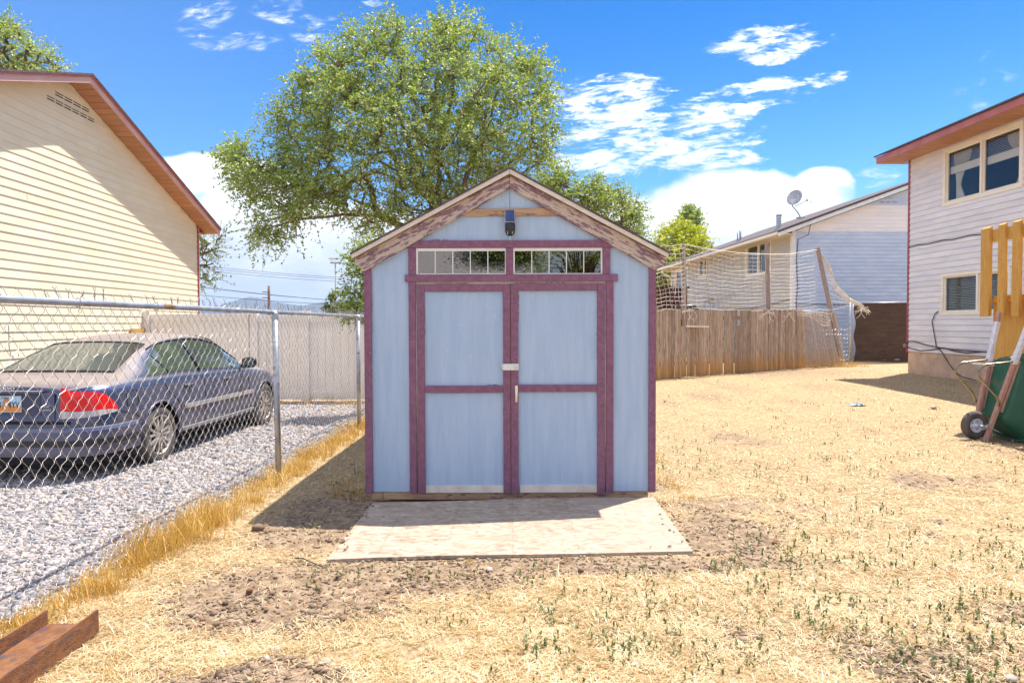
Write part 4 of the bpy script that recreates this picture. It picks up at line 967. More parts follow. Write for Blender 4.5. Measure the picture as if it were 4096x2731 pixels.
# doors: each a panel with its own stiles and rails
for (dx0, dx1, st0, st1, hinge) in ((-.754, -.013, -.696, -.071, -1), (-.009, .738, .050, .679, 1)):
    q = MB(); q.box(dx0+.006, dx1-.004, YW-.004, YW+.02, .050, 1.699); d = q.build('door', MT['blue'], SH)
    y0 = YW-.026; y1 = YW-.005; top = 1.716 if hinge < 0 else 1.720
    for nme, x0, x1, z0, z1 in (('door_stile', dx0, st0, .044, top), ('door_stile', st1, dx1, .044, top), ('door_rail', st0+.001, st1-.001, top-.058, top), ('door_rail', st0+.001, st1-.001, .851 if hinge < 0 else .856, .908 if hinge < 0 else .914)):
        trim(nme, x0, x1, z0, z1, y0, y1, 'purple', d)
    trim('kick_strip', st0+.001+(.012 if hinge > 0 else 0), st1-.001, .048, .105 if hinge < 0 else .108, YW-.013, YW-.0045, 'primer', d, .001)
    q = MB(); xh = dx0-.006 if hinge < 0 else dx1+.005
    q.tube([(xh, YW-.012, .06), (xh, YW-.012, 1.70)], .0045, 8); q.build('hinge', MT['steel'], d)
    q = MB()
    for (x, z) in ([(x, z) for x in ((dx0+st0)/2, (dx1+st1)/2) for z in (.30, .62, 1.12, 1.42, 1.60)]+[(st0+(st1-st0)*f_, .882) for f_ in (.02, .5, .97)]):
        q.lathe((x+.004, y0-.0005, z), (0, -1, 0), [(.0001, .0008), (.0035, .0006), (.004, 0)], 8)
    q.build('screws', MT['dark' if hinge > 0 else 'rust'], d)
    d2 = d
    if hinge > 0:
        q = MB(); q.box(.0225, .0455, y0-.012, y0, .845, .909); q.build('handle_plate', MT['chrome'], d, bevel=.002)
        q = MB(); q.hull([(.026, y0-.022, .777), (.040, y0-.022, .777), (.040, y0-.014, .777), (.026, y0-.014, .777), (.024, y0-.03, .86), (.044, y0-.03, .86), (.044, y0-.012, .86), (.024, y0-.012, .86)]); q.build('handle', MT['chrome'], d, bevel=.002)
q = MB(); q.box(-.017, -.005, YW-.003, YW+.018, .055, 1.72); q.build('door_gap_strip', MT['rawwood'], SH)
# paint bleed, scuffs and flaked spots along the trim edges
def smear(name, m, x0, x1, z, dz, n_, y, par, vertical=True, seed=1):
    rg = random.Random(seed); q = MB()
    for i in range(n_):
        x = rg.uniform(x0, x1); h = rg.uniform(.25, 1)*dz; w2 = rg.uniform(.0012, .004)
        q.face([(x, y, z), (x+w2, y, z), (x+w2*rg.uniform(.3, 1.2), y, z+h), (x-w2*rg.uniform(0, .6), y, z+h*rg.uniform(.7, 1))])
    q.build(name, MT[m], par)
smear('paint_bleed', 'purple', -.66, -.50, 2.062, .014, 30, YW-.001, SH, seed=2)
smear('paint_bleed', 'purple', -.21, -.10, .909, .010, 34, YW-.0052, SH, seed=3)
smear('rust_stain', 'rust', -.60, -.36, 1.717, .016, 46, YW-.0025, SH, seed=4)
smear('rust_stain', 'rust', .03, .42, 1.721, .012, 60, YW-.0025, SH, seed=5)
smear('rust_stain', 'peell', -.52, -.30, .850, -.006, 40, YW-.0052, SH, seed=6)
smear('rust_stain', 'peelr', -.62, -.12, 1.657, -.006, 60, YW-.0052, SH, seed=7)
smear('rust_stain', 'peelr', .08, .64, 1.661, -.005, 60, YW-.0052, SH, seed=8)
for (xa, za, zb_) in ((-.694, 1.30, 1.52), (.051, 1.42, 1.62), (-1.113, 1.30, 1.75), (.676, 1.1, 1.5), (-.073, .5, .72)):
    rg = random.Random(int(za*100)); q = MB()
    for i in range(26):
        z = rg.uniform(za, zb_); h = rg.uniform(.004, .018); w2 = rg.uniform(.001, .005)
        q.face([(xa, YW-.0053, z), (xa+w2, YW-.0053, z+h*.2), (xa+w2, YW-.0053, z+h*.8), (xa, YW-.0053, z+h)])
    q.build('scuff', MT['purple'], SH)
q = MB(); rg = random.Random(12)
for i in range(46):
    x = rg.choice([-.79, -.73, -.04, .02, .71, .78, -1.14, 1.11])+rg.uniform(-.018, .018); z = rg.uniform(.1, 1.95); q.lathe((x, YW-.0228 if abs(x) > .76 or z > 1.74 else YW-.0267, z), (0, -1, 0), [(.0001, .0006), (rg.uniform(.0015, .003), .0002)], 6)
q.build('nail_heads', MT['whitetrim'], SH)
HP = thing('hasp', 'white metal hasp closing the purple stiles of both shed doors', 'hasp', (-.018, YW-.03, 1.055))
q = MB(); q.box(-.089, .053, YW-.036, YW-.027, 1.031, 1.082); q.build('plate', MT['whitetrim'], HP, bevel=.003)
q = MB(); q.tube([(-.081, YW-.038, 1.031), (-.081, YW-.038, 1.082)], .005, 8); q.build('pin', MT['steel'], HP)
q = MB(); q.lathe((.028, YW-.036, 1.056), (0, -1, 0), [(.016, 0), (.015, .004), (.010, .006), (.001, .008)], 16); q.bar((.014, YW-.046, 1.048), (.04, YW-.046, 1.066), .006, .008, (0, 1, 0)); q.build('turn_catch', MT['steel'], HP)
# solar camera under the gable
SCm = thing('security_camera', 'black dome security camera hanging under a small solar panel on the shed gable', 'camera', (-.013, YW-.05, 2.2))
q = MB(); P0 = [(-.054, YW-.075, 2.197), (.028, YW-.075, 2.195), (.028, YW-.060, 2.190), (-.054, YW-.060, 2.192), (-.055, YW-.022, 2.300), (.024, YW-.022, 2.300), (.024, YW-.008, 2.297), (-.055, YW-.008, 2.297)]
q.hull(P0); q.build('solar_panel', MT['steel'], SCm, bevel=.003)
m = bpy.data.materials.new('solar_cells'); m.use_nodes = True; n = NT(m.node_tree); p = n.n['Principled BSDF']; t = n.add('ShaderNodeTexCoord'); x_, y_, z_ = n.xyz(t.outputs['Object'])
gx_ = n.ramp(n.math('ABSOLUTE', n.math('SUBTRACT', n.math('FRACT', n.math('MULTIPLY', x_, 52.)), .5)), .44, .48); gz_ = n.ramp(n.math('ABSOLUTE', n.math('SUBTRACT', n.math('FRACT', n.math('MULTIPLY', z_, 80.)), .5)), .42, .48)
n.l.new(n.mix(n.math('MAXIMUM', gx_, gz_), (.012, .03, .16), (.10, .14, .30)), p.inputs['Base Color']); p.inputs['Roughness'].default_value = .12; p.inputs['Coat Weight'].default_value = .6
MT['solar'] = m
q = MB(); q.hull([(-.050, YW-.0775, 2.203), (.024, YW-.0775, 2.201), (.024, YW-.076, 2.201), (-.050, YW-.076, 2.203), (-.051, YW-.0275, 2.297), (.020, YW-.0275, 2.297), (.020, YW-.024, 2.297), (-.051, YW-.024, 2.297)]); q.build('solar_cells', m, SCm)
q = MB(); q.lathe((-.012, YW-.055, 2.188), (0, 0, -1), [(.001, 0), (.038, .0), (.040, .01), (.040, .03), (.038, .055), (.037, .06)], 24); q.box(-.03, .01, YW-.04, YW-.001, 2.15, 2.27); q.build('housing', MT['black'], SCm)
q = MB(); q.lathe((-.012, YW-.055, 2.128), (0, 0, -1), [(.038, 0), (.0375, .012), (.031, .027), (.018, .036), (.001, .039)], 24); dm = q.build('dome', MT['black'], SCm)
q = MB()
for dx2, dz in ((-.021, .0), (-.020, -.008), (-.019, -.016), (.021, .0), (.020, -.008), (.019, -.016), (0, -.005)): q.lathe((-.012+dx2, YW-.055-.030, 2.120+dz), (0, -1, 0), [(.0035, -.004), (.0035, .002), (.0001, .003)], 8)
q.build('leds', MT['fas_white'], dm)
# ---- OSB ramp
m = MT['osb']; q = MB()
A = (-1.102, 4.005, .0); B = (1.100, 4.130, .0); Cc = (1.112, 5.338, .045); Dd = (-1.068, 5.215, .045)
up = [(A[0], A[1], .006), (B[0], B[1], .006), (Cc[0], Cc[1], .030), (Dd[0], Dd[1], .026)]
# subdivided so that the sheet warps a little
q = MB(); NX, NY = 24, 14; grid = []
for j in range(NY+1):
    row = []
    for i in range(NX+1):
        u, v = i/NX, j/NY
        a = Vector(up[0]).lerp(Vector(up[1]), u); b = Vector(up[3]).lerp(Vector(up[2]), u); p = a.lerp(b, v); p.z += .006*math.sin(u*math.pi)+.003*math.sin(u*7+v*3)+.004; row.append(p)
    grid.append(row)
n0 = 0
for j in range(NY+1):
    for i in range(NX+1): q.v.append(tuple(grid[j][i]))
for j in range(NY+1):
    for i in range(NX+1): p = grid[j][i]; q.v.append((p.x, p.y, p.z-.018))
K = (NX+1)*(NY+1)
for j in range(NY):
    for i in range(NX):
        a = j*(NX+1)+i; q.f.append((a, a+1, a+NX+2, a+NX+1)); q.f.append((K+a+NX+1, K+a+NX+2, K+a+1, K+a))
for i in range(NX):
    q.f.append((i+1, i, K+i, K+i+1)); a = NY*(NX+1)+i; q.f.append((a, a+1, K+a+1, K+a))
for j in range(NY):
    a = j*(NX+1); q.f.append((a, a+NX+1, K+a+NX+1, K+a)); a += NX; q.f.append((a+NX+1, a, K+a, K+a+NX+1))
q.mi = [0]*len(q.f); q.sm = [False]*len(q.f)
o = q.build('board_ramp', MT['osb'], None, origin=(0, 4.6, 0)); tag(o, 'weathered strand board sheet lying as a ramp before the shed doors', 'board')

# ------------------------------------------------------------------ vinyl fence
VF = thing('vinyl_fence', 'cream vinyl privacy fence behind the parked car', 'fence', (-4, 12.9, -.08))
for (a, b) in ((-6.95, -6.84), (-5.09, -4.965), (-4.94, -4.80), (-3.99, -3.83), (-1.7, -1.55), (.6, .75)):
    q = MB(); q.box(a, b, 12.86, 12.98, -.12, 1.635); q.build('post', MT['vinyl'], VF, bevel=.004)
    q = MB(); q.box(a-.008, b+.008, 12.852, 12.988, 1.636, 1.652); q.build('post_cap', MT['vinyl'], VF, bevel=.004)
for (a, b) in ((-6.838, -5.092), (-4.798, -3.992), (-3.828, -1.702), (-1.548, .598), (.752, 2.6)):
    zt = 1.60 if a < -6 else (1.575 if a < -4.5 else 1.56)
    q = MB(); q.box(a, b, 12.90, 12.95, zt-.13, zt); q.build('top_rail', MT['vinyl'], VF, bevel=.004)
    q = MB(); q.box(a, b, 12.90, 12.95, -.02, .12); q.build('bottom_rail', MT['vinyl'], VF, bevel=.004)
    x = a
    while x < b-.02:
        x2 = min(x+.147, b); q = MB(); q.box(x+.002, x2-.002, 12.912, 12.938, .121, zt-.131); q.build('board', MT['vinyl'], VF, bevel=.003); x += .147

# ------------------------------------------------------------------ wooden fence
WF = thing('picket_fence', 'weathered brown board fence leaning a little between the shed and the gate', 'fence', (3.4, 16.7, 0))
fa = Vector((2.5, 16.2)); fb = Vector((8.36, 19.5)); fdir = (fb-fa).normalized(); fL = (fb-fa).length
def fpt(s, n_=0): p = fa+fdir*s; return p.x-fdir.y*-n_*1, p.y+fdir.x*-n_*1   # n_ > 0 towards the camera
WFf = ((fa.x, fa.y), (fdir.x, fdir.y), (fdir.y, -fdir.x))
s = 0; i = 0
lw = 0.10
short = {}
for sx in (at(2726, 1300, 17.2), at(2945, 1300, 18.2)):
    short[round(((sx.x-fa.x)*fdir.x+(sx.y-fa.y)*fdir.y)/lw)] = .40
while s < fL-.02:
    x, y = wpt(WFf, s, 0, 0)[:2]; base = gz(x, y); top = 1.735+.012*math.sin(s*1.3)+random.uniform(-.012, .012)+.03*s/fL
    if i in short: top = 1.33
    lean = random.uniform(-.010, .010)+(-.05*max(0, (s-fL+1.0)) if s > fL-1.0 else 0); w2 = lw-random.uniform(.004, .016)
    n0 = random.uniform(-.012, .012); q = MB(); P = lambda a, n_, z: wpt(WFf, s+a+lean*(z-base)/1.7, n_, z)
    q.hull([P(0, n0, base+.01), P(w2, n0, base+.01), P(w2, n0+.016, base+.01), P(0, n0+.016, base+.01), P(0, n0, top), P(w2, n0, top+random.uniform(-.006, .006)), P(w2, n0+.016, top), P(0, n0+.016, top)])
    q.build('picket', MT['picket'], WF, origin=wpt(WFf, s+.05, 0, base)); s += lw; i += 1
for z in (.35, .95, 1.5):
    q = MB(); q.obox(WFf, 0, fL, -.06, -.02, z, z+.085); q.build('rail', MT['greytimber'], WF)
SHF = thing('shelf_board', 'short pale plank fixed level across the picket fence', 'plank', tuple(wpt(WFf, 1.5, .03, 1.3)))
a = at(2745, 1305, 17.2); b = at(2831, 1312, 17.65); q = MB(); q.bar((a.x, a.y-.06, a.z), (b.x, b.y-.06, b.z+.03), .06, .045); q.build('plank', MT['primer'], SHF, bevel=.003)
# leaning silvered panel
LP = thing('leaning_fence_panel', 'silver grey fence panel leaning over beside the gate post', 'fence panel', (8.4, 19.5, .1))
la = Vector((8.37, 19.55, .09)); lb = Vector((9.95, 20.3, .12)); ta = Vector((8.05, 19.6, 1.62)); tb = Vector((9.62, 20.3, 1.76)); k = 14
for i in range(k):
    u0, u1 = i/k, (i+.93)/k; q = MB(); zz = random.uniform(-.03, .02)-(.06 if i > 11 else 0)
    p0, p1, p2, p3 = la.lerp(lb, u0), la.lerp(lb, u1), ta.lerp(tb, u1), ta.lerp(tb, u0); p2 = p2+Vector((0, 0, zz)); p3 = p3+Vector((0, 0, zz)); o_ = Vector((.006, -.016, 0))
    q.hull([p0, p1, p1+o_, p0+o_, p3, p2, p2+o_, p3+o_]); q.build('picket', MT['picket_grey'], LP, origin=tuple(p0))
q = MB(); q.bar(la.lerp(ta, .3)+Vector((0, .03, 0)), lb.lerp(tb, .3)+Vector((0, .03, 0)), .05, .09); q.bar(la.lerp(ta, .8)+Vector((0, .03, 0)), lb.lerp(tb, .8)+Vector((0, .03, 0)), .05, .09); q.build('rail', MT['greytimber'], LP)
# net posts
PT = []
for (p0, p1, w2, lab) in ((at(2736, 1262, 17.35), at(2736, 976, 17.35), .085, 'upright grey post at the left of the rope net'), (at(3074, 1262, 18.95), at(3067, 973, 18.95), .095, 'upright grey post in the middle of the rope net'), (at(3327, 1262, 19.9), at(3270, 991, 19.9), .095, 'slanting grey post at the right of the rope net')):
    o = thing('net_post', lab, 'post', (p0.x, p0.y, 0), group='posts holding up the net')
    q = MB(); lo = p0+(p0-p1).normalized()*1.2; q.bar(lo, p1, w2, .09, (0, 1, 0)); q.build('timber', MT['greytimber'], o, bevel=.004)
    PT.append((p0, p1))
# rope net
NE = MB()
def lerp_path(pts, t):
    d = [0]
    for a, b in zip(pts[:-1], pts[1:]): d.append(d[-1]+(b-a).length)
    L_ = d[-1]*t
    for i in range(len(pts)-1):
        if L_ <= d[i+1]+1e-9: return pts[i].lerp(pts[i+1], (L_-d[i])/max(1e-9, d[i+1]-d[i]))
    return pts[-1].copy()
def netpatch(top, bot, nc, nr, wig=.018, sl=0.0, cut_r=1.0, belly=.0, rr=.0046):
    def pt(u, v):
        uu = min(1, max(0, u+sl*v)); p = lerp_path(top, u).lerp(lerp_path(bot, uu), v)
        w_ = wig; q3 = Vector((p.x*3, p.z*3, 1.7)); return p+Vector((mn.noise(q3)*w_*2+mn.noise(q3*4)*w_, -belly*math.sin(math.pi*v), mn.noise(q3+Vector((9, 3, 1)))*w_*2+mn.noise(q3*4+Vector((5, 5, 5)))*w_))
    for i in range(nc+1):
        u = i/nc
        NE.tube([pt(u, v/(nr*2)) for v in range(nr*2+1)], rr*.8, 3, False)
    for j in range(nr+1):
        v = j/nr; NE.tube([pt(u/(nc*2), v) for u in range(int(nc*2*cut_r)+1)], rr, 3, False)
Yf = lambda px: 16.55+(px-2617)/596*2.75
def A_(px, py): return at(px, py, Yf(px)-.06)
netpatch([A_(2570, 1010), A_(2650, 985), A_(2736, 976)], [A_(2570, 1252), A_(2660, 1240), A_(2745, 1235)], 9, 15, sl=.12)
netpatch([A_(2740, 978), A_(2850, 1002), A_(2920, 1016), A_(2990, 1019), A_(3062, 1018)], [A_(2748, 1232), A_(2850, 1238), A_(2950, 1240), A_(3062, 1240)], 18, 14, sl=.02, cut_r=.97)
netpatch([A_(3078, 1020), A_(3150, 1021), A_(3200, 1016), A_(3265, 1004)], [A_(3085, 1234), A_(3150, 1238), A_(3200, 1232), A_(3275, 1225)], 11, 15, cut_r=.96)
q0 = lambda px, py: at(px, py, 19.95)
netpatch([q0(3278, 1000), q0(3310, 1080), q0(3350, 1150), q0(3400, 1195), q0(3440, 1213)], [q0(3330, 1232), q0(3350, 1230), q0(3380, 1222), q0(3420, 1218), q0(3450, 1222)], 8, 8, .03)
for k in range(6): NE.tube([q0(3278+k*2, 1000+k*3), q0(3312+k*3, 1078), q0(3352-k*2, 1146+k*3), q0(3398, 1192+k*3), q0(3436, 1211+k*2), q0(3455+k, 1220+k*4), q0(3440+k*4, 1243+k)], .009, 3, False)
netpatch([at(3185, 1240, 19.0), at(3240, 1236, 19.0), at(3300, 1238, 19.2), at(3330, 1240, 19.3)], [at(3192, 1262, 19.0), at(3245, 1268, 19.0), at(3300, 1300, 19.15), at(3318, 1298, 19.3)], 12, 5, .035, belly=.05)
for (px, py, m_) in ((3075, 1250, 16), (3160, 1252, 5), (2760, 1240, 8), (3450, 1235, 14)):
    c = at(px, py, Yf(min(px, 3250))-.14) if px < 3400 else at(px, py, 20.5)
    for k in range(m_):
        a_ = random.uniform(0, 6.28); p = [c+Vector((random.gauss(0, .03), 0, random.gauss(0, .02)))]
        for t_ in range(5): a_ += random.uniform(-.7, .7); p.append(p[-1]+Vector((math.cos(a_)*.05, random.uniform(-.01, .01), math.sin(a_)*.04-.022)))
        NE.tube(p, .0065, 3, False)
NE.tube([A_(px, py)+Vector((0, .03, 0)) for px, py in ((2740, 977), (2850, 997), (2950, 1010), (3062, 1016), (3160, 1015), (3270, 998))], .008, 4, False)
o = NE.build('rope_net', MT['rope'], None, origin=(5.5, 18, 0)); tag(o, 'frayed cream rope net strung between grey posts above the fence', 'net')

# ------------------------------------------------------------------ chain link
def chain(mb, W, s0, s1, z0, z1, w, r, sides=4, jit=.004, barb=0.0, zfun=None):
    k = int((s1-s0)/w); hs_ = w; m_ = int((z1-z0)/hs_)
    ph = np.random.default_rng(3)
    cache = {}
    def node(i, j):                     # where neighbouring wires hook, slightly out of true
        if (i, j) not in cache: cache[(i, j)] = (ph.normal(0, jit), ph.normal(0, jit))
        return cache[(i, j)]
    for i in range(k):
        pts = []
        for j in range(m_+1):
            side = (j+i) % 2; idx = i+side; dxx, dz = node(idx, j); s = s0+idx*w+dxx; z = z1-j*hs_+dz
            if zfun: z = zfun(s, z)
            e = w*.17*(1 if side else -1)
            # curl over the neighbouring wire
            pts.append(wpt(W, s-e*.9, .003, z+hs_*.20)); pts.append(wpt(W, s+e*.35, .006 if side else -.006, z+hs_*.02)); pts.append(wpt(W, s-e*.9, -.003, z-hs_*.20))
        mb.tube(pts, r, sides, False)
    return mb
def rustjit(): pass
nf = math.hypot(.0345, 1)
WC = ((-2.372, 1.0), (.0345/nf, 1/nf), (-1/nf, .0345/nf))
CF = thing('chain_link_fence', 'galvanised chain link fence with round top rail beside the driveway', 'fence', (-2.3, 3.1, 0))
def railz(s): return 1.512+.004*math.sin(s*.6)
mesh = MB(); chain(mesh, WC, 1.2, 12.6, .03, 1.565, .0445, .00145, 4, .003)
barb = MB(); ph = np.random.default_rng(11)
for i in range(int(11.4/.0445/2)):           # twisted barbs left standing above the rail
    s = 1.2+i*.089+ph.normal(0, .012)
    if ph.random() < .30: continue
    h = ph.uniform(.028, .06); t = ph.normal(0, .015); base = wpt(WC, s, 0, 1.535)
    top = Vector(wpt(WC, s+t, ph.normal(0, .004), 1.548+h*.6)); b = Vector(base)
    barb.tube([b, (b+top)/2+Vector((0, .005, 0)), top, top+Vector((ph.uniform(-.006, .006), .015, h*.45))], .0022, 3, False)
    barb.tube([b+Vector((0, .006, 0)), (b+top)/2-Vector((0, .004, 0)), top, top+Vector((ph.uniform(-.006, .006), -.016, h*.42))], .0022, 3, False)
mesh.build('wire_mesh', MT['wire'], CF, kind='stuff')
MT['barb'] = M('darkened_wire', (.20, .17, .17), (.34, .30, .28), 9, rough=.6, metal=.3); barb.build('wire_ends', MT['barb'], CF, kind='stuff')  # darker wire tone painted so the ends look dark against bright sky
q = MB(); q.tube([wpt(WC, s, -.026, railz(s)) for s in np.linspace(.6, 12.8, 24)], .0185, 14); q.build('top_rail', MT['galv'], CF)
q = MB(); s5 = 4.52; q.tube([wpt(WC, s5-.10, -.026, railz(s5)), wpt(WC, s5, -.026, railz(s5))], [.0205, .0205], 14); q.build('rail_sleeve', MT['galv'], CF)
for yy, topz, lean in ((6.19, 1.50, .03), (9.10, 1.50, .0), (12.1, 1.50, 0)):
    s = (yy-1.0)*nf; x, y, _ = wpt(WC, s, -.045, 0)
    q = MB(); q.tube([(x+lean*.6, y, gz(x, y)-.05), (x, y, topz)], .027, 14); po = q.build('post', MT['galv'], CF)
    q = MB(); q.lathe((x, y, topz-.06), (0, 0, 1), [(.030, 0), (.031, .05), (.027, .065), (.012, .085), (.001, .09)], 14); q.build('post_cap', MT['galv'], po)
    q = MB()
    for zt in (.95, .62, .36, 1.25): q.tube([(x+.030*math.cos(a), y+.030*math.sin(a)*1.0, zt+.01*math.sin(a)) for a in np.linspace(0, 6.28, 9)], .0022, 4, False)
    q.build('wire_tie', MT['wire'], po)
q = MB()
for s in (3.28, 4.3, 5.66, 6.6, 7.5, 9.2, 10.4, 2.55):
    c = Vector(wpt(WC, s, -.026, railz(s))); q.tube([c+Vector((.022*math.cos(a), .01*math.sin(a*.5), .024*math.sin(a))) for a in np.linspace(0, 5.6, 9)]+[c+Vector((.0, .01, -.05))], .0024, 4, False)
q.build('rail_tie', MT['galv'], CF)
q = MB(); c = Vector(wpt(WC, 2.12, .0, 1.30)); q.tube([c+Vector((0, 0, .10)), c, c+Vector((0, .01, -.035)), c+Vector((0, .03, -.05)), c+Vector((0, .055, -.03)), c+Vector((.0, .06, -.045))], .0025, 4, False)
q.build('loose_wire', MT['wire'], CF)

# small chain link remnant in front of the leaning panel
CR = thing('wire_mesh_remnant', 'loose piece of chain link mesh hanging before the leaning silver panel', 'wire mesh', (8.3, 19.3, .1))
d_ = Vector((9.75-8.3, 19.95-19.25)).normalized(); WQ = ((8.28, 19.25), (d_.x, d_.y), (d_.y, -d_.x))
q = MB(); chain(q, WQ, 0, 1.85, .12, 1.22, .062, .004, 3, .01); q.build('mesh', MT['galv'], CR, kind='stuff')
# gate
GP = thing('gate_post', 'round galvanised post at the left of the screened gate', 'post', (10.32, 20.85, 0))
q = MB(); q.tube([(10.33, 20.85, .05), (10.32, 20.85, 2.08)], .038, 12); q.build('tube', MT['galv'], GP)
q = MB(); q.lathe((10.32, 20.85, 2.08), (0, 0, 1), [(.042, -.02), (.042, .02), (.02, .045), (.001, .05)], 12); q.build('cap', MT['galv'], GP)
GT = thing('screened_gate', 'chain link gate covered with dark brown shade cloth between fence and white house', 'gate', (10.45, 21, .2))
WT = ((10.44, 20.98), (1, .03), (.03, -1))
q = MB()
for a, b in (((.04, 2.0), (2.6, 2.02)), ((.04, .26), (2.6, .26)), ((.04, .26), (.04, 2.0)), ((2.6, .26), (2.6, 2.02))): q.tube([wpt(WT, a[0], 0, a[1]), wpt(WT, b[0], 0, b[1])], .022, 8)
q.build('frame', MT['galv'], GT)
q = MB(); nx_, nz_ = 40, 26; gr = []
for j in range(nz_+1):
    row = []
    for i in range(nx_+1):
        u, v = i/nx_, j/nz_; s = .06+u*2.5-.03*math.sin(v*14)*(1-u)**6+.03*v*(1-u)-.02*(v > .97)*(1-u); z = 2.0-v*1.80+.02*math.sin(u*9)*v
        row.append(wpt(WT, s, .03+.012*math.sin(u*13+v*5)+.008*math.sin(u*31), z))
    gr.append(row)
for j in range(nz_):
    for i in range(nx_): q.face([gr[j][i], gr[j][i+1], gr[j+1][i+1], gr[j+1][i]], True)
MT['cloth'] = M('shade_cloth', (.050, .030, .022), (.085, .048, .030), 3, (.6, 1, 5), .3, .7, .9, bump=.4, bs=90, c3=(.20, .12, .06), s3=16, lo3=.60, hi3=.75, st3=(1, 1, 3), rand_off=False)
q.build('shade_cloth', MT['cloth'], GT)
q = MB()
for i, s in enumerate((.06, .75, 1.4, 2.1)): c = Vector(wpt(WT, s+.02, .05, 2.0)); q.tube([c, c+Vector((.03, -.02, .03)), c+Vector((.05, 0, -.03))], .006, 4, False)
q.build('wire_tie', MT['wire'], GT)
#PART3
# ------------------------------------------------------------------ car
def build_car():
    root = thing('parked_car', 'dusty blue grey saloon parked on gravel behind the chain link fence', 'car', (0, 0, 0))
    MT['cglass'] = M('car_window', (.035, .055, .05), (.05, .07, .06), 3, rough=.06, spec=1.0, coat=1)
    MT['archblack'] = M('arch_liner', (.01, .01, .012), rough=.9)
    def I(xs_, ys_):
        xs_ = np.array(xs_); ys_ = np.array(ys_)
        def f(x):
            v = 0
            for d, w in ((-.03, .25), (0, .5), (.03, .25)): v = v+w*np.interp(x+d, xs_, ys_)
            return float(v)
        return f
    wm = I([-1.03, -1.0, -.97, -.9, -.75, -.4, .5, 1.5, 2.6, 3.1, 3.4, 3.52, 3.6], [.60, .66, .73, .81, .865, .893, .902, .902, .895, .865, .76, .6, .35])
    zb = I([-1.03, -.9, -.5, 3.1, 3.6], [.34, .27, .24, .22, .36])
    zc = I([-1.03, -1.0, -.96, -.9, -.42, -.36, .0, .35, .6, .9, 1.2, 1.5, 1.72, 2.0, 2.38, 2.45, 2.9, 3.3, 3.5, 3.6], [.91, .935, .955, .965, 1.0, 1.03, 1.19, 1.325, 1.375, 1.40, 1.405, 1.39, 1.345, 1.21, 1.0, .985, .925, .80, .66, .5])
    zbelt = I([-1.03, -.95, -.4, .5, 1.5, 2.3, 2.9, 3.3, 3.6], [.86, .905, .935, .935, .91, .88, .82, .70, .45])
    zrail = I([-1.03, -.9, -.55, -.40, .0, .35, .7, 1.1, 1.45, 1.75, 2.3, 2.45, 2.9, 3.3, 3.6], [.88, .93, .965, 1.0, 1.165, 1.275, 1.32, 1.335, 1.315, 1.25, .955, .915, .85, .73, .47])
    wr = I([-1.03, -.9, -.5, -.3, .1, .5, 1.1, 1.5, 2.0, 2.35, 2.9, 3.3, 3.6], [.50, .68, .70, .66, .60, .56, .565, .575, .64, .70, .70, .62, .25])
    def section(y):
        w, b, c, e, r, q = wm(y), zb(y), zc(y), zbelt(y), zrail(y), wr(y)
        r = max(r, e+.012)
        P = [(0, b), (.82*w, b), (.965*w, b+.05), (w*.993, b+.16), (w, .50), (w*.998, .64), (w*.985, e-.12), (w-.022, e-.045), (w-.05, e-.008), (w-.072, e+.004)]
        bx, bz = P[-1]; q = min(q, bx-.02)
        for t in (.2, .4, .6, .8, .93): P.append((bx+(q-bx)*t+.022*math.sin(math.pi*t), bz+(r-bz)*t))
        P.append((q-.012, r+(c-r)*.18)); P.append((q*.9, r+(c-r)*.5)); P.append((q*.7, r+(c-r)*.78)); P.append((q*.35, r+(c-r)*.96)); P.append((0, c))
        # subdivide lower body
        out = [P[0]]
        for a, bb in zip(P[:-1], P[1:]):
            L = math.hypot(bb[0]-a[0], bb[1]-a[1]); k = max(1, int(L/.05)) if a[0] > .7*w or a[1] > .9 else 2
            k = min(k, 4)
            for i in range(1, k+1): out.append((a[0]+(bb[0]-a[0])*i/k, a[1]+(bb[1]-a[1])*i/k))
        return P
    NS = 40
    def resample(P):          # fixed count so rows match: split each segment into a fixed number of pieces
        cnt = [2, 2, 3, 4, 3, 4, 2, 1, 1]+[1]*5+[1]*6
        out = [P[0]]
        for a, b, k in zip(P[:-1], P[1:], cnt):
            for i in range(1, k+1): out.append((a[0]+(b[0]-a[0])*i/k, a[1]+(b[1]-a[1])*i/k))
        return out
    ys_ = np.concatenate([np.linspace(-1.03, -.86, 8), np.linspace(-.82, -.45, 10), np.linspace(-.42, .42, 26), np.linspace(.48, 2.2, 34), np.linspace(2.24, 3.2, 32), np.linspace(3.24, 3.6, 9)])
    rows = [resample(section(y)) for y in ys_]; K = len(rows[0])
    WZ = .316; arch = [(0.0, .365), (2.715, .36)]
    def shear(y, z): return y+(.05*max(0, z-.55) if y < -.8 else 0)
    bm = bmesh.new(); vs = {}
    for sg in (1, -1):
        for i, (y, r) in enumerate(zip(ys_, rows)):
            for j, (x, z) in enumerate(r):
                if j in (0, K-1) and sg < 0: vs[(sg, i, j)] = vs[(1, i, j)]; continue
                yy, zz2 = shear(y, z), z
                if x > .6:
                    for cy, cr in arch:             # snap the rows nearest each wheel arch onto its circle
                        d = math.hypot(yy-cy, zz2-WZ)
                        if abs(d-cr) < .024 and d > 1e-3: yy = cy+(yy-cy)*cr/d; zz2 = WZ+(zz2-WZ)*cr/d
                vs[(sg, i, j)] = bm.verts.new((sg*x, yy, zz2))
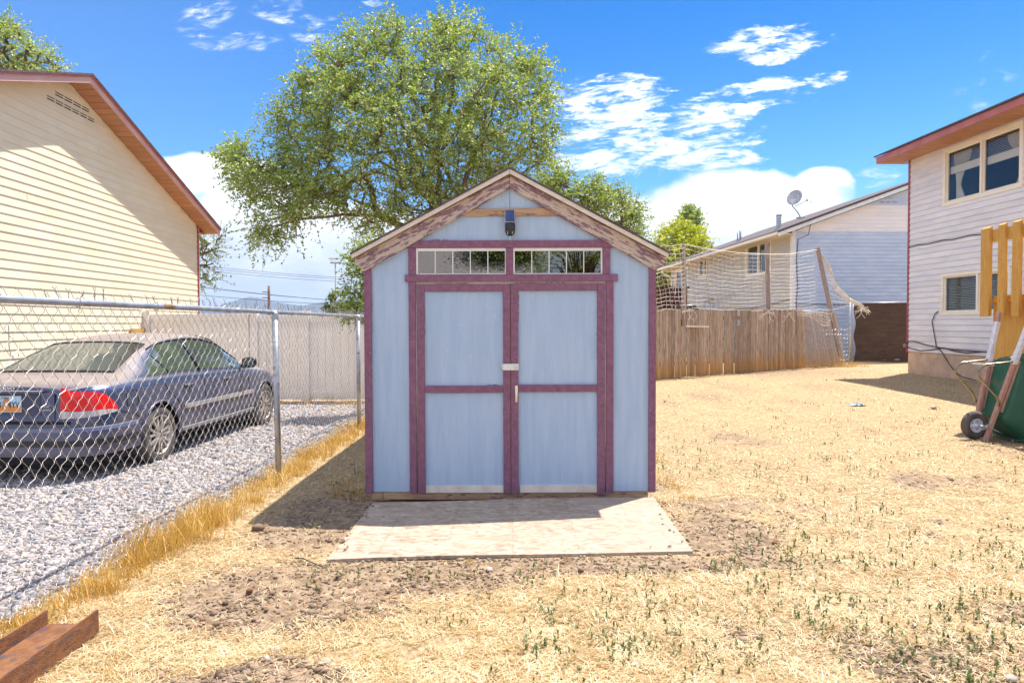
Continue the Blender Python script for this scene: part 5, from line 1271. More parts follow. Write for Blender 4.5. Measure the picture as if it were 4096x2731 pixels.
    for sg in (1, -1):
        for i in range(len(ys_)-1):
            for j in range(K-1):
                x = rows[i][j][0]; cz = (rows[i][j][1]+rows[i][j+1][1]+rows[i+1][j][1]+rows[i+1][j+1][1])/4; cy = (ys_[i]+ys_[i+1])/2
                if x > .6 and any(math.hypot(cy-a, cz-WZ) < c for a, c in arch): continue
                q = [vs[(sg, i, j)], vs[(sg, i+1, j)], vs[(sg, i+1, j+1)], vs[(sg, i, j+1)]]
                if len(set(q)) == 4:
                    try: f = bm.faces.new(q); f.smooth = True
                    except ValueError: pass
    for i in (0, len(ys_)-1):
        loop = [vs[(1, i, j)] for j in range(K)]+[vs[(-1, i, j)] for j in reversed(range(1, K-1))]
        f = bm.faces.new(loop)
    bmesh.ops.recalc_face_normals(bm, faces=bm.faces)
    me = bpy.data.meshes.new('body'); bm.to_mesh(me); bm.free(); mesh_obj('body', me, MT['car'], root)
    def side(y, z):                         # lateral half width of the body at height z
        P = section(y)
        for a, b in zip(P[1:-4], P[2:-3]):
            if a[1] <= z <= b[1]+1e-9 and b[1] > a[1]: t = (z-a[1])/(b[1]-a[1]); return a[0]+(b[0]-a[0])*t
        return P[-6][0]
    def patch(name, mat, u0, u1, nu, nv, fn, par=root, lift=.004, both=True, label=None):
        """fn(u,v)->(x,y,z) on the right side; given thickness by lifting outward"""
        q = MB(); sides = (1, -1) if both else (1,)
        for sg in sides:
            g = [[Vector(fn(u0+(u1-u0)*i/nu, j/nv)) for j in range(nv+1)] for i in range(nu+1)]
            nrm = [[None]*(nv+1) for _ in range(nu+1)]
            for i in range(nu+1):
                for j in range(nv+1):
                    du = g[min(i+1, nu)][j]-g[max(i-1, 0)][j]; dv = g[i][min(j+1, nv)]-g[i][max(j-1, 0)]
                    n_ = du.cross(dv)
                    if n_.length < 1e-9: n_ = Vector((1, 0, .2))
                    n_.normalize()
                    if n_.x*g[i][j].x+n_.z*.6 < 0 and not (n_.y < -.8 and g[i][j].y < -.9): n_ = -n_
                    if g[i][j].y < -.98 and n_.y > .5: n_ = -n_
                    nrm[i][j] = n_
            P = lambda i, j: ((g[i][j]+nrm[i][j]*lift).x*sg, (g[i][j]+nrm[i][j]*lift).y, (g[i][j]+nrm[i][j]*lift).z)
            Q = lambda i, j: ((g[i][j]-nrm[i][j]*.01).x*sg, (g[i][j]-nrm[i][j]*.01).y, (g[i][j]-nrm[i][j]*.01).z)
            if len(sides) == 2 and sg == -1:
                ob = q.build(name, MT[mat], par, label); q = MB()
            for i in range(nu):
                for j in range(nv): q.face([P(i, j), P(i+1, j), P(i+1, j+1), P(i, j+1)], True)
            for i in range(nu):
                q.face([P(i, 0), P(i+1, 0), Q(i+1, 0), Q(i, 0)]); q.face([P(i, nv), P(i+1, nv), Q(i+1, nv), Q(i, nv)])
            for j in range(nv):
                q.face([P(0, j), P(0, j+1), Q(0, j+1), Q(0, j)]); q.face([P(nu, j), P(nu, j+1), Q(nu, j+1), Q(nu, j)])
        return q.build(name, MT[mat], par, label)
    def gh_pt(y, v):
        P = section(y); seg = P[9:15]+[P[15]]; k = v*(len(seg)-1); i = min(int(k), len(seg)-2); t = k-i
        return (seg[i][0]+(seg[i+1][0]-seg[i][0])*t, y, seg[i][1]+(seg[i+1][1]-seg[i][1])*t)
    def win(y0, y1, rear_taper, front_taper):
        def fn(u, v):
            lo, hi = .07, .86
            if rear_taper and u < y0+rear_taper: k = (u-y0)/rear_taper; hi = lo+.03+(hi-lo-.03)*math.sqrt(max(0, k))
            return gh_pt(u, lo+(hi-lo)*v)
        return fn
    patch('side_window', 'cglass', -.10, .90, 18, 5, win(-.10, .90, .42, 0))
    patch('side_window', 'cglass', .97, 2.10, 18, 5, win(.97, 2.10, 0, 0))
    q = MB()
    for sg in (1, -1):
        q.tube([((gh_pt(.30-.17*v, v)[0]+.008)*sg, .30-.17*v, gh_pt(.30-.17*v, v)[2]) for v in (.07, .25, .45, .65)], .010, 5)
        q.tube([((gh_pt(.935, v)[0]+.006)*sg, .935, gh_pt(.935, v)[2]) for v in (.05, .3, .6, .88)], .022, 5)
    q.build('quarter_divider', MT['black'], root)
    for nm_w, y0, y1, mg in (('rear_window', -.375, .30, 0), ('windscreen', 1.62, 2.33, 0)):
        q = MB(); NU, NV = 14, 16
        g = []
        for i in range(NU+1):
            y = y0+(y1-y0)*i/NU; P = section(y); xe = P[15][0]*.93; row = []
            pts = P[15:]
            for j in range(NV+1):
                x = -xe+2*xe*j/NV; ax = abs(x); z = pts[-1][1]
                for a, b in zip(pts[:-1], pts[1:]):
                    if b[0] <= ax <= a[0]: t = (a[0]-ax)/(a[0]-b[0]+1e-9); z = a[1]+(b[1]-a[1])*t
                row.append((x, y, z+.006))
            g.append(row)
        for i in range(NU):
            for j in range(NV): q.face([g[i][j], g[i][j+1], g[i+1][j+1], g[i+1][j]], True)
        q.build(nm_w, MT['cglass'], root)
        q = MB(); e = [(p[0], p[1], p[2]+.003) for p in g[0]]+[(r[-1][0], r[-1][1], r[-1][2]+.003) for r in g]+[(p[0], p[1], p[2]+.003) for p in reversed(g[-1])]+[(r[0][0], r[0][1], r[0][2]+.003) for r in reversed(g)]
        q.tube(e, .008, 5, False); q.build('window_seal', MT['black'], root)
    # tail lamps wrap round the corner
    def rear_plan(u, z):       # u 0 at x=.50 on the flat tail -> 1 on the flank
        if u < .42:
            x = .53+(.60-.53)*u/.42; return (x, shear(-1.03, z), z)
        y = -1.03+(-.71+1.03)*(u-.42)/.58; return (side(y, z), shear(y, z), z)
    def lampf(zlo_, zhi_):
        def fn(u, v):
            hi = np.interp(u, [0, .22, .45, .70, .88, 1], [.918, .912, .875, .86, .80, .715]); lo = np.interp(u, [0, .5, 1], [.625, .63, .665])
            z = lo+(hi-lo)*(zlo_+(zhi_-zlo_)*v); return rear_plan(u, z)
        return fn
    patch('tail_lamp', 'redlens', 0, 1, 22, 8, lampf(.26, 1), lift=.012)
    patch('reversing_lamp', 'clearlens', 0, 1, 22, 3, lampf(0, .25), lift=.012)
    # bumper
    def bump_fn(zl_, zh_, yend, grow):
        def fn(u, v):
            z = zl_+(zh_-zl_)*v
            if u < .4: x = .60*u/.4; return (x, -1.03, z)
            y = -1.03+(yend+1.03)*(u-.4)/.6; return (side(y, max(z, zb(y)+.06)), y, z)
        return fn
    def bumper(name, zl_, zh_, yend, lift, mat):
        q = MB(); fn = bump_fn(zl_, zh_, yend, 0); NU = 26
        pts = [fn(i/NU, 0) for i in range(NU+1)]; full = [(-p[0], p[1]) for p in reversed(pts)]+[(p[0], p[1]) for p in pts[1:]]
        prof = [(0.0, zl_+.02), (lift*.8, zl_), (lift, zl_+.04), (lift, zh_-.03), (lift*.7, zh_), (-.01, zh_+.012)]
        n = len(full); nr_ = []
        for i in range(n):
            a = full[max(i-1, 0)]; b = full[min(i+1, n-1)]; dx3, dy3 = b[0]-a[0], b[1]-a[1]; L = math.hypot(dx3, dy3) or 1; nr_.append((dy3/L, -dx3/L))
        for i in range(n-1):
            for (l0, z0), (l1, z1) in zip(prof[:-1], prof[1:]):
                q.face([(full[i][0]+nr_[i][0]*l0, full[i][1]+nr_[i][1]*l0, z0), (full[i+1][0]+nr_[i+1][0]*l0, full[i+1][1]+nr_[i+1][1]*l0, z0), (full[i+1][0]+nr_[i+1][0]*l1, full[i+1][1]+nr_[i+1][1]*l1, z1), (full[i][0]+nr_[i][0]*l1, full[i][1]+nr_[i][1]*l1, z1)], True)
        return q.build(name, MT[mat], root)
    bumper('rear_bumper', .27, .535, -.42, .055, 'car')
    bumper('bumper_moulding', .385, .40, -.44, .064, 'black')
    bumper('lower_valance', .20, .275, -.45, .045, 'archblack')
    q = MB(); q.box(-.47, .47, -1.032, -1.03+.01, .60, .865); q.build('lid_recess', MT['archblack'] if False else MT['car'], root)
    q = MB(); q.box(-.34, .34, -1.036, -1.02, .655, .875); q.build('plate_recess', M('recess_plastic', (.05, .055, .10), rough=.5), root)
    q = MB(); q.box(-.36, .36, -1.075, -1.0, .868, .89); q.build('lid_handle', MT['car'], root, bevel=.004)
    q = MB(); q.box(-.62, .62, -1.040, -1.0, .575, .60); q.build('lid_gap', MT['archblack'], root)
    # number plate: pale sky over orange desert with an arch, black characters
    m = bpy.data.materials.new('number_plate'); m.use_nodes = True; n = NT(m.node_tree); p = n.n['Principled BSDF']; t = n.add('ShaderNodeTexCoord'); x_, y_, z_ = n.xyz(t.outputs['Generated'])
    c_ = n.mix(n.ramp(z_, .34, .44), (.75, .27, .04), (.42, .66, .88)); c_ = n.mix(n.ramp(z_, .60, .95), c_, (.45, .68, .9))
    n.l.new(n.mix(n.ramp(z_, .38, .60), c_, (.85, .80, .66)) if False else c_, p.inputs['Base Color']); p.inputs['Roughness'].default_value = .4
    q = MB(); q.box(-.155, .155, -1.044, -1.038, .690, .842); q.build('plate_edge', MT['whitetrim'], root, bevel=.002)
    q = MB(); q.box(-.149, .149, -1.0462, -1.0445, .696, .836); pl = q.build('number_plate', m, root)
    q = MB(); q.prism([(-.03, -1.0470, .70), (-.012, -1.0470, .70), (-.004, -1.0470, .765), (.008, -1.0470, .79), (.022, -1.0470, .78), (.030, -1.0470, .75), (.034, -1.0470, .71), (.052, -1.0470, .71), (.050, -1.0470, .78), (.032, -1.0470, .822), (.004, -1.0470, .83), (-.016, -1.0470, .81), (-.028, -1.0470, .76)], (0, .0006, 0)); q.build('arch_print', MT['orange'], pl)
    def text(s, x, z, size, y, par, mat='dark', ext=.0008, sx=1.0):
        cu = bpy.data.curves.new('lettering', 'FONT'); cu.body = s; cu.size = size; cu.extrude = ext; cu.align_x = 'CENTER'; cu.align_y = 'CENTER'; cu.materials.append(MT[mat])
        tmp = bpy.data.objects.new('tmp', cu); COL.objects.link(tmp); dg = bpy.context.evaluated_depsgraph_get(); me = bpy.data.meshes.new_from_object(tmp.evaluated_get(dg)); bpy.data.objects.remove(tmp); o = bpy.data.objects.new('lettering', me); COL.objects.link(o); o.parent = par; o.rotation_euler = (math.pi/2, 0, 0); o.location = (x, y, z); o.scale = (sx, 1, 1); return o
    text('UTAH', 0, .822, .028, -1.0478, pl); text('F30', -.085, .757, .078, -1.0478, pl, sx=.85); text('4YV', .085, .757, .078, -1.0478, pl, sx=.85)
    text('VOLVO', 0, .908, .036, -1.036, root, 'chrome', .003, 1.45); text('2.5T', .40, .742, .028, -1.036, root, 'chrome', .002, 1.2); text('AWD', .40, .708, .028, -1.036, root, 'chrome', .002, 1.2)
    # side mouldings, gaps, handles, flap, mirror
    for nm2, y0, y1, zz, hh, lf in (('side_moulding', .47, 2.28, .545, .05, .016), ('sill_moulding', .42, 2.30, .305, .03, .02)):
        patch(nm2, 'cartrim', y0, y1, 20, 2, lambda u, v, zz=zz, hh=hh: (side(u, zz+hh*v), u, zz+hh*v), lift=lf)
    q = MB()
    for sg in (1, -1):
        for path in ([(.94, z) for z in np.linspace(.34, .92, 9)], [(2.16, z) for z in np.linspace(.36, .90, 9)], [(.36+.10*0, .34), (.40, .46), (.40, .55), (.33, .66), (.18, .76), (.10, .86), (.08, .925)], [(y, .335) for y in np.linspace(.4, 2.2, 9)], [(-.66, .66), (-.55, .63), (-.45, .61), (-.39, .56)]):
            q.tube([(sg*(side(y, z)+.001), y, z) for y, z in path], .0045, 4, False)
        fl = [(-.56, .70), (-.56, .82), (-.54, .84), (-.42, .845), (-.40, .83), (-.39, .72), (-.41, .70), (-.56, .70)]
        if sg > 0: q.tube([(side(y, z)+.001, y, z) for y, z in fl], .0045, 4, False)
    q.build('panel_gaps', MT['archblack'], root)
    for y in (.55, 1.52):
        for sg in (1, -1):
            q = MB(); x = side(y, .80); q.box(*(sorted((sg*(x-.01), sg*(x+.003)))), y-.09, y+.09, .775, .80); h = q.build('handle_cup', MT['archblack'], root)
            q = MB(); q.tube([(sg*(x+.002), y-.10, .812), (sg*(x+.024), y-.07, .812), (sg*(x+.024), y+.07, .812), (sg*(x+.002), y+.10, .812)], .011, 6); q.build('door_handle', MT['car'], root)
    for sg in (1, -1):
        q = MB(); q.lathe((sg*.965, 2.02, .985), (sg, .1, 0), [(.001, -.11), (.05, -.10), (.072, -.05), (.078, 0), (.07, .06), (.045, .095), (.001, .105)], 14)
        for v in range(len(q.v)): x, y, z = q.v[v]; q.v[v] = (x, 2.02+(y-2.02)*.55, z)
        q.tube([(sg*.84, 2.03, .93), (sg*.90, 2.03, .95)], .03, 6); mo = q.build('door_mirror', MT['black'], root)
        q = MB(); q.box(*sorted((sg*.90, sg*1.03)), 1.972, 1.979, .945, 1.03); q.build('mirror_glass', MT['cglass'], mo)
    q = MB()
    for sg in (1, -1): q.tube([(sg*gh_pt(y, .93)[0]+.006*sg, y, gh_pt(y, .93)[2]+.004) for y in np.linspace(.22, 2.2, 24)], .010, 5, False)
    q.build('window_trim', MT['black'], root)
    # arches and liners
    q = MB()
    for cy, cr in arch:
        for sg in (1, -1):
            q.tube([(sg*(side(cy+cr*math.cos(a), max(.29, WZ+cr*math.sin(a)))+.002), cy+cr*math.cos(a), WZ+cr*math.sin(a)) for a in np.linspace(-.05, math.pi+.05, 26)], .012, 6, False)
    q.build('arch_lip', MT['car'], root)
    q = MB()
    for cy, cr in arch:
        for sg in (1, -1):
            pr = [(cy+(cr+.01)*math.cos(a), WZ+(cr+.01)*math.sin(a)) for a in np.linspace(-.1, math.pi+.1, 20)]
            for a, b in zip(pr[:-1], pr[1:]): q.face([(sg*.875, a[0], a[1]), (sg*.875, b[0], b[1]), (sg*.5, b[0], b[1]), (sg*.5, a[0], a[1])], True)
            q.face([(sg*.58, a[0], a[1]) for a in pr])
    q.box(-.75, .75, -.9, 3.2, .20, .26); q.build('underbody', MT['archblack'], root)
    # wheels
    for cy in (0, 2.715):
        for sg in (1, -1):
            q = MB(); c = (sg*.79, cy, WZ); ax = (sg, 0, 0)
            q.lathe(c, ax, [(.205, -.10), (.27, -.105), (.306, -.085), (.316, -.05), (.316, .05), (.308, .083), (.285, .098), (.235, .104), (.215, .095), (.208, .07), (.205, -.09)], 40)
            tyre = q.build('wheel', MT['tyre'], root)
            q = MB(); q.lathe(c, ax, [(.206, .094), (.218, .101), (.214, .092), (.200, .085), (.192, .02), (.190, -.08)], 40); q.lathe(c, ax, [(.001, .075), (.035, .074), (.055, .062), (.058, .03)], 24)
            for k in range(7):
                a = 2*math.pi*k/7+.2; dxx = Vector((0, math.cos(a), math.sin(a))); t = Vector((0, -math.sin(a), math.cos(a))); C0 = Vector(c); X1 = Vector((sg, 0, 0))
                for spl in (-1, 1):
                    p0 = C0+dxx*.045+t*.012*spl+X1*.070; p1 = C0+dxx*.12+t*.020*spl+X1*.078; p2 = C0+dxx*.205+t*.042*spl+X1*.078
                    q.bar(p0, p1, .022, .022, tuple(X1)); q.bar(p1, p2, .026, .020, tuple(X1))
            q.build('rim', MT['alloy'], tyre)
            q = MB(); q.lathe(c, ax, [(.001, .02), (.19, .02), (.19, .0)], 24); q.build('brake', MT['archblack'], tyre)
    root.location = (-4.695, 7.43, -.105); root.rotation_euler = (0, 0, -math.atan(.058))
    return root
build_car()

# ------------------------------------------------------------------ wheelbarrow, upended
def barrow():
    root = thing('wheelbarrow', 'green wheelbarrow stood on end against the tan deck', 'wheelbarrow', (0, 0, 0))
    O = Vector((5.555, 8.10, .0)); lz = Vector((.265, 0, .964)).normalized(); d = Vector((lz.z, 0, -lz.x)); w = Vector((0, -1, 0))
    def Lp(l, ww, dd): return O+lz*l+w*ww+d*dd
    for sg in (1, -1):
        a = Lp(0, .11*sg, 0); b = Lp(1.58, .27*sg, 0); q = MB(); q.bar(a, b, .036, .052, tuple(w)); h = q.build('handle', MT['barrow_wood'], root, bevel=.003)
        q = MB(); q.bar(a.lerp(b, .60), a.lerp(b, .92), .044, .060, tuple(w)); q.bar(a.lerp(b, .61), a.lerp(b, .70), .052, .066, tuple(w)); q.build('tape', MT['tape'], h, bevel=.004)
        q = MB(); q.bar(Lp(.38, .155*sg, .045), Lp(1.0, .21*sg, .040), .030, .045, tuple(w)); q.build('riser', MT['barrow_wood'], root)
        # bent tube leg
        pts = [(.98, .0), (.965, -.035), (.86, -.31), (.81, -.36), (.745, -.375), (.70, -.35), (.535, -.085), (.47, -.04), (.44, -.02)]
        off = .215 if sg > 0 else .205
        q = MB(); q.tube([Lp(l, (off-.02*(1-l))*sg, dd) for l, dd in pts], .0125, 8); q.build('leg', MT['bronze'], root)
    q = MB(); q.tube([Lp(.88, .19, -.20), Lp(.88, -.19, -.20)], .009, 6); q.build('leg_brace', MT['rim'], root)
    q = MB(); q.bar(Lp(.02, .15, 0), Lp(.02, -.15, 0), .03, .03); q.build('nose_bar', MT['barrow_wood'], root)
    # wheel
    wc = Vector((5.505, 8.10, .178)); ax = Vector((.10, -.99, 0)).normalized()
    q = MB(); prof = []
    for k in range(13): a = math.pi*2*k/12; prof.append((.122+.047*math.cos(a), .045*math.sin(a)))
    q.lathe(wc, ax, prof, 32); ty = q.build('wheel', MT['tyre'], root)
    q = MB(); q.lathe(wc, ax, [(.001, .05), (.02, .048), (.022, .02), (.055, .010), (.078, .022), (.084, .036), (.080, .03), (.08, -.03), (.001, -.03)], 24); q.build('hub', MT['rim'], ty)
    q = MB()
    for k in range(5): a = k*1.2566; p = wc+ax*.018+Vector((math.cos(a)*.048, 0, math.sin(a)*.048)); q.lathe(p, ax, [(.006, 0), (.006, .004), (.001, .005)], 8)
    q.build('hub_bolts', MT['black'], ty)
    q = MB(); q.tube([wc+ax*.16+Vector((.03, 0, 0)), wc-ax*.14], .009, 8); q.build('axle', MT['galv'], root)
    q = MB(); q.bar(wc+ax*.135+Vector((-.02, 0, -.02)), wc+ax*.135+Vector((.09, 0, .02)), .05, .004, (0, 1, 0)); q.build('axle_bracket', MT['galv'], root)
    q = MB(); q.tube([Lp(.17, .10, .05), Lp(.13, -.1, .40)], .006, 5); q.build('tray_brace', MT['rim'], root)
    # tub: lofted rounded rectangles from floor to mouth
    q = MB(); NP = 40
    def ring(dd, l0, l1, wh, rad):
        out = []; cl = (l0+l1)/2; hl = (l1-l0)/2
        for k in range(NP):
            a = 2*math.pi*k/NP; e = .42; cx_ = math.copysign(abs(math.cos(a))**e, math.cos(a)); sy_ = math.copysign(abs(math.sin(a))**e, math.sin(a))
            out.append(Lp(cl+hl*cx_, wh*sy_, dd))
        return out
    R_ = [ring(.055, .36, .98, .20, .1), ring(.062, .31, 1.02, .235, .1), ring(.09, .27, 1.045, .255, .1), ring(.18, .21, 1.08, .285, .1), ring(.27, .155, 1.11, .31, .1), ring(.33, .12, 1.13, .325, .1), ring(.335, .095, 1.155, .35, .1), ring(.350, .092, 1.158, .353, .1), ring(.352, .12, 1.13, .325, .1), ring(.28, .17, 1.10, .30, .1), ring(.10, .29, 1.03, .245, .1)]
    for r0, r1 in zip(R_[:-1], R_[1:]):
        for k in range(NP): q.face([r0[k], r0[(k+1) % NP], r1[(k+1) % NP], r1[k]], True)
    q.face(R_[0]); q.face(list(reversed(R_[-1]))); tb = q.build('tub', MT['barrow_green'], root)
    q = MB(); c = Lp(.62, .10, .052); q.hull([Lp(.60, .08, .046), Lp(.60, .13, .046), Lp(.60, .13, .054), Lp(.60, .08, .054), Lp(.65, .10, .046), Lp(.65, .15, .046), Lp(.65, .15, .054), Lp(.65, .10, .054)]); q.build('sticker', MT['tape'], tb)
    q = MB(); q.hull([Lp(1.03, .0, .075), Lp(1.03, .09, .075), Lp(1.03, .09, .09), Lp(1.03, 0, .09), Lp(1.06, .0, .10), Lp(1.06, .09, .10), Lp(1.06, .09, .115), Lp(1.06, 0, .115)]); q.build('sticker', MT['fas_white'], tb)
    return root
barrow()

# ------------------------------------------------------------------ rusty channel
CH = thing('steel_channel', 'rusty steel channel section lying open side up at the lower left', 'steel beam', (-2.0, 2.0, 0))
a, b = Vector((-1.995, 3.06, .02)), Vector((-1.955, .3, .02)); dd = (b-a).normalized(); rr_ = Vector((-dd.y, dd.x, 0))   # rr_ points to +x
hw = .118
q = MB()
def chbar(o0, o1, z0, z1):
    p = lambda c, o, z: (c+rr_*o)+Vector((0, 0, z)); q.hull([p(a, o0, z0), p(a, o1, z0), p(b, o1, z0), p(b, o0, z0), p(a, o0, z1), p(a, o1, z1), p(b, o1, z1), p(b, o0, z1)])
chbar(-hw, hw, .020, .030); q.build('web', MT['rust'], CH, bevel=.001)
for sg in (-1, 1):
    q = MB(); o0, o1 = (hw-.008, hw) if sg > 0 else (-hw, -hw+.008); chbar(o0, o1, -.012 if sg > 0 else -.0, .094); q.build('flange', MT['rust'], CH, bevel=.0015)

# ------------------------------------------------------------------ litter, stick, stones
r = random.Random(4)
LT = MB(); c = (5.73, 11.29, gz(5.73, 11.29))
MT['wrap'] = M('printed_wrapper', (.10, .45, .62), (.60, .62, .66), 22, lo=.45, hi=.52, rough=.3, c3=(.55, .04, .09), s3=16, lo3=.56, hi3=.6)
g = []
for j in range(9):
    g.append([(c[0]-.11+.0275*i+r.uniform(-.008, .008), c[1]-.07+.018*j+r.uniform(-.01, .01), c[2]+.01+r.uniform(0, .055)*math.sin(math.pi*i/8)) for i in range(9)])
for j in range(8):
    for i in range(8): LT.face([g[j][i], g[j][i+1], g[j+1][i+1], g[j+1][i]])
tag(LT.build('wrapper', MT['wrap'], None, origin=c), 'crumpled blue and red printed wrapper on the dead lawn', 'litter')
q = MB(); q.tube([(-1.30, 4.04, gz(-1.3, 4.04)+.012), (-1.24, 4.0, gz(-1.24, 4.0)+.018), (-1.17, 3.96, gz(-1.17, 3.96)+.014), (-1.10, 3.90, gz(-1.1, 3.9)+.010)], [.004, .0035, .003, .002], 5)
tag(q.build('twig', MT['dark'], None, origin=(-1.2, 3.97, 0)), 'thin dark twig on bare soil left of the board ramp', 'twig')
for (x, y, s_, lab, m_) in ((-1.022, 2.923, .022, 'rounded stone, upper of the close pair at bottom left of the lawn', 'stone'), (-1.035, 2.835, .024, 'flat pinkish stone, lower of the close pair at bottom left of the lawn', 'stone'),
                       (-.773, 2.812, .024, 'single round stone low on the lawn right of the close pair', 'stone'), (-.129, 3.835, .026, 'flat pale stone in the soil just before the ramp middle', 'stone'),
                       (1.95, 2.64, .030, 'brown pebble at the lower right corner of the lawn', 'stone'), (.50, 2.78, .018, 'white stone near the bottom edge right of centre', 'primer'),
                       (1.66, 4.28, .030, 'dark brown soil clod on the straw right of the ramp', 'rust'), (6.75, 10.9, .10, 'tan lump of earth on the lawn right of the wrapper', 'stone'),
                       (-1.75, 4.66, .055, 'dark clinker stone at the tip of the shed shadow', 'bark'), (-1.37, 3.52, .036, 'largest brown clod in the bare soil patch at left', 'rust')):
    V_, F_ = rocks(1, np.array([[x, y, gz(x, y)+s_*.35]]), np.array([s_]), .75, int(abs(x*100))+7)
    me_o = np_mesh('stone', V_-np.array([x, y, 0]), F_, MT[m_], smooth=True); me_o.location = (x, y, 0); tag(me_o, lab, 'stone')
    md = me_o.modifiers.new('sub', 'SUBSURF'); md.levels = md.render_levels = 2

# ------------------------------------------------------------------ trees
def inpoly(px, py, poly):
    c = False; j = len(poly)-1
    for i in range(len(poly)):
        xi, yi = poly[i]; xj, yj = poly[j]
        if (yi > py) != (yj > py) and px < (xj-xi)*(py-yi)/(yj-yi)+xi: c = not c
        j = i
    return c
def edge_d(px, py, poly):
    m_ = 1e9; j = len(poly)-1
    for i in range(len(poly)):
        ax_, ay_ = poly[j]; bx, by = poly[i]; L2 = (bx-ax_)**2+(by-ay_)**2; t = max(0, min(1, ((px-ax_)*(bx-ax_)+(py-ay_)*(by-ay_))/(L2+1e-9)))
        m_ = min(m_, math.hypot(px-ax_-(bx-ax_)*t, py-ay_-(by-ay_)*t)); j = i
    return m_
def tree(name, label, cat, poly, Y, depth, base, limbs, n_at, twigs, per, leaf, mat, seed, group=None, trunk_r=.22, twig_len=(.3, .65), bark='bark', droop=.25, pinnate=False, cluster=.0):
    rg = random.Random(seed); nr_ = np.random.default_rng(seed)
    b0 = at(base[0], base[1], Y); gz0 = gz(b0.x, Y) if abs(b0.x) < 60 else 0
    root = thing(name, label, cat, (b0.x, Y, gz0), group=group)
    W = MB(); nodes = []; parent = []; wts = []
    def addn(p, par): nodes.append(p); parent.append(par); wts.append(0); return len(nodes)-1
    r0 = addn(Vector((b0.x, Y, gz0-.1)), -1); fk = at(limbs[0][0][0], limbs[0][0][1], Y); last = r0
    for t in (.25, .5, .75, 1.0): last = addn(Vector((b0.x, Y, gz0)).lerp(fk, t)+Vector((rg.uniform(-.06, .06), rg.uniform(-.06, .06), 0)), last)
    fork = last
    for k, lb in enumerate(limbs):
        cur = fork; yo = rg.uniform(-.5, .5)*depth
        for i, (px, py) in enumerate(lb):
            if i == 0 and k == 0: continue
            t = i/max(1, len(lb)-1); p = at(px, py, Y+yo*t); st_ = nodes[cur]; n_ = max(1, int((p-st_).length/.35)); c0 = cur
            for q_ in range(1, n_+1): cur = addn(st_.lerp(p, q_/n_)+Vector((rg.uniform(-.04, .04), rg.uniform(-.04, .04), rg.uniform(-.03, .03))), cur)
    xs2 = [p[0] for p in poly]; ys2 = [p[1] for p in poly]; dmax = 0; A = []; tries = 0
    while len(A) < n_at and tries < n_at*60:
        tries += 1
        px = rg.uniform(min(xs2), max(xs2)); py = rg.uniform(min(ys2), max(ys2))
        if not inpoly(px, py, poly): continue
        d = edge_d(px, py, poly); dm = d/FPX*Y
        if cluster and mn.noise(Vector((px*.012, py*.012, seed))) < -cluster and rg.random() < .75: continue
        dep = depth*math.sqrt(min(1, dm/(depth*.9)))
        A.append(at(px, py, Y+rg.uniform(-1, 1)*dep))
    fkp = nodes[fork]; A.sort(key=lambda p: (p-fkp).length)
    NP = np.array([n_[:] for n_ in nodes]); term = []
    arr = np.zeros((len(nodes)+n_at*12, 3)); arr[:len(nodes)] = NP; cnt = len(nodes)
    dist_root = np.zeros(len(arr)); dist_root[:cnt] = [(n_-fkp).length for n_ in nodes]
    for p in A:
        pv = np.array(p[:]); d = np.linalg.norm(arr[4:cnt]-pv, axis=1)+.12*dist_root[4:cnt]; j = int(np.argmin(d))+4; st_ = nodes[j]; L = (p-st_).length; n_ = max(1, min(6, int(L/.4))); cur = j
        for q_ in range(1, n_+1):
            t = q_/n_; pp = st_.lerp(p, t)+Vector((0, 0, .12*L*math.sin(math.pi*t)*.5))+Vector((rg.gauss(0, .03), rg.gauss(0, .03), rg.gauss(0, .03)))*(t < 1)
            cur = addn(pp, cur); arr[cnt] = pp[:]; dist_root[cnt] = (pp-fkp).length; cnt += 1
        term.append(cur)
    for i in range(len(nodes)-1, 0, -1):
        wts[i] = max(wts[i], 1); wts[parent[i]] += wts[i]
    mx = max(wts); rad = lambda i: max(.0035, trunk_r*(wts[i]/mx)**.48)
    kids = {}
    for i, p_ in enumerate(parent): kids.setdefault(p_, []).append(i)
    TR = MB(); st_ = [(r0, None)]; seen = set()
    stack = [(r0, None)]
    while stack:                              # follow the thickest child as one tube
        i, pre = stack.pop(); ch = ([pre] if pre is not None else [])+[i]; cur = i
        while kids.get(cur):
            ks = sorted(kids[cur], key=lambda k: -wts[k]); ch.append(ks[0]); 
            for k in ks[1:]: stack.append((k, cur))
            cur = ks[0]
        if len(ch) > 1:
            rs = [rad(k) for k in ch]
            if pre is not None: rs[0] = rs[1]
            big = rs[0] > .05; (TR if i == r0 else W).tube([nodes[k] for k in ch], rs, 8 if big else (5 if rs[0] > .015 else 3), False)
    TR.build('trunk', MT[bark], root)
    if W.v: W.build('branches', MT[bark], root)
    pos, ax_, sz, tp = [], [], [], []; TW = MB()
    cen = sum(A, Vector((0, 0, 0)))/max(1, len(A))
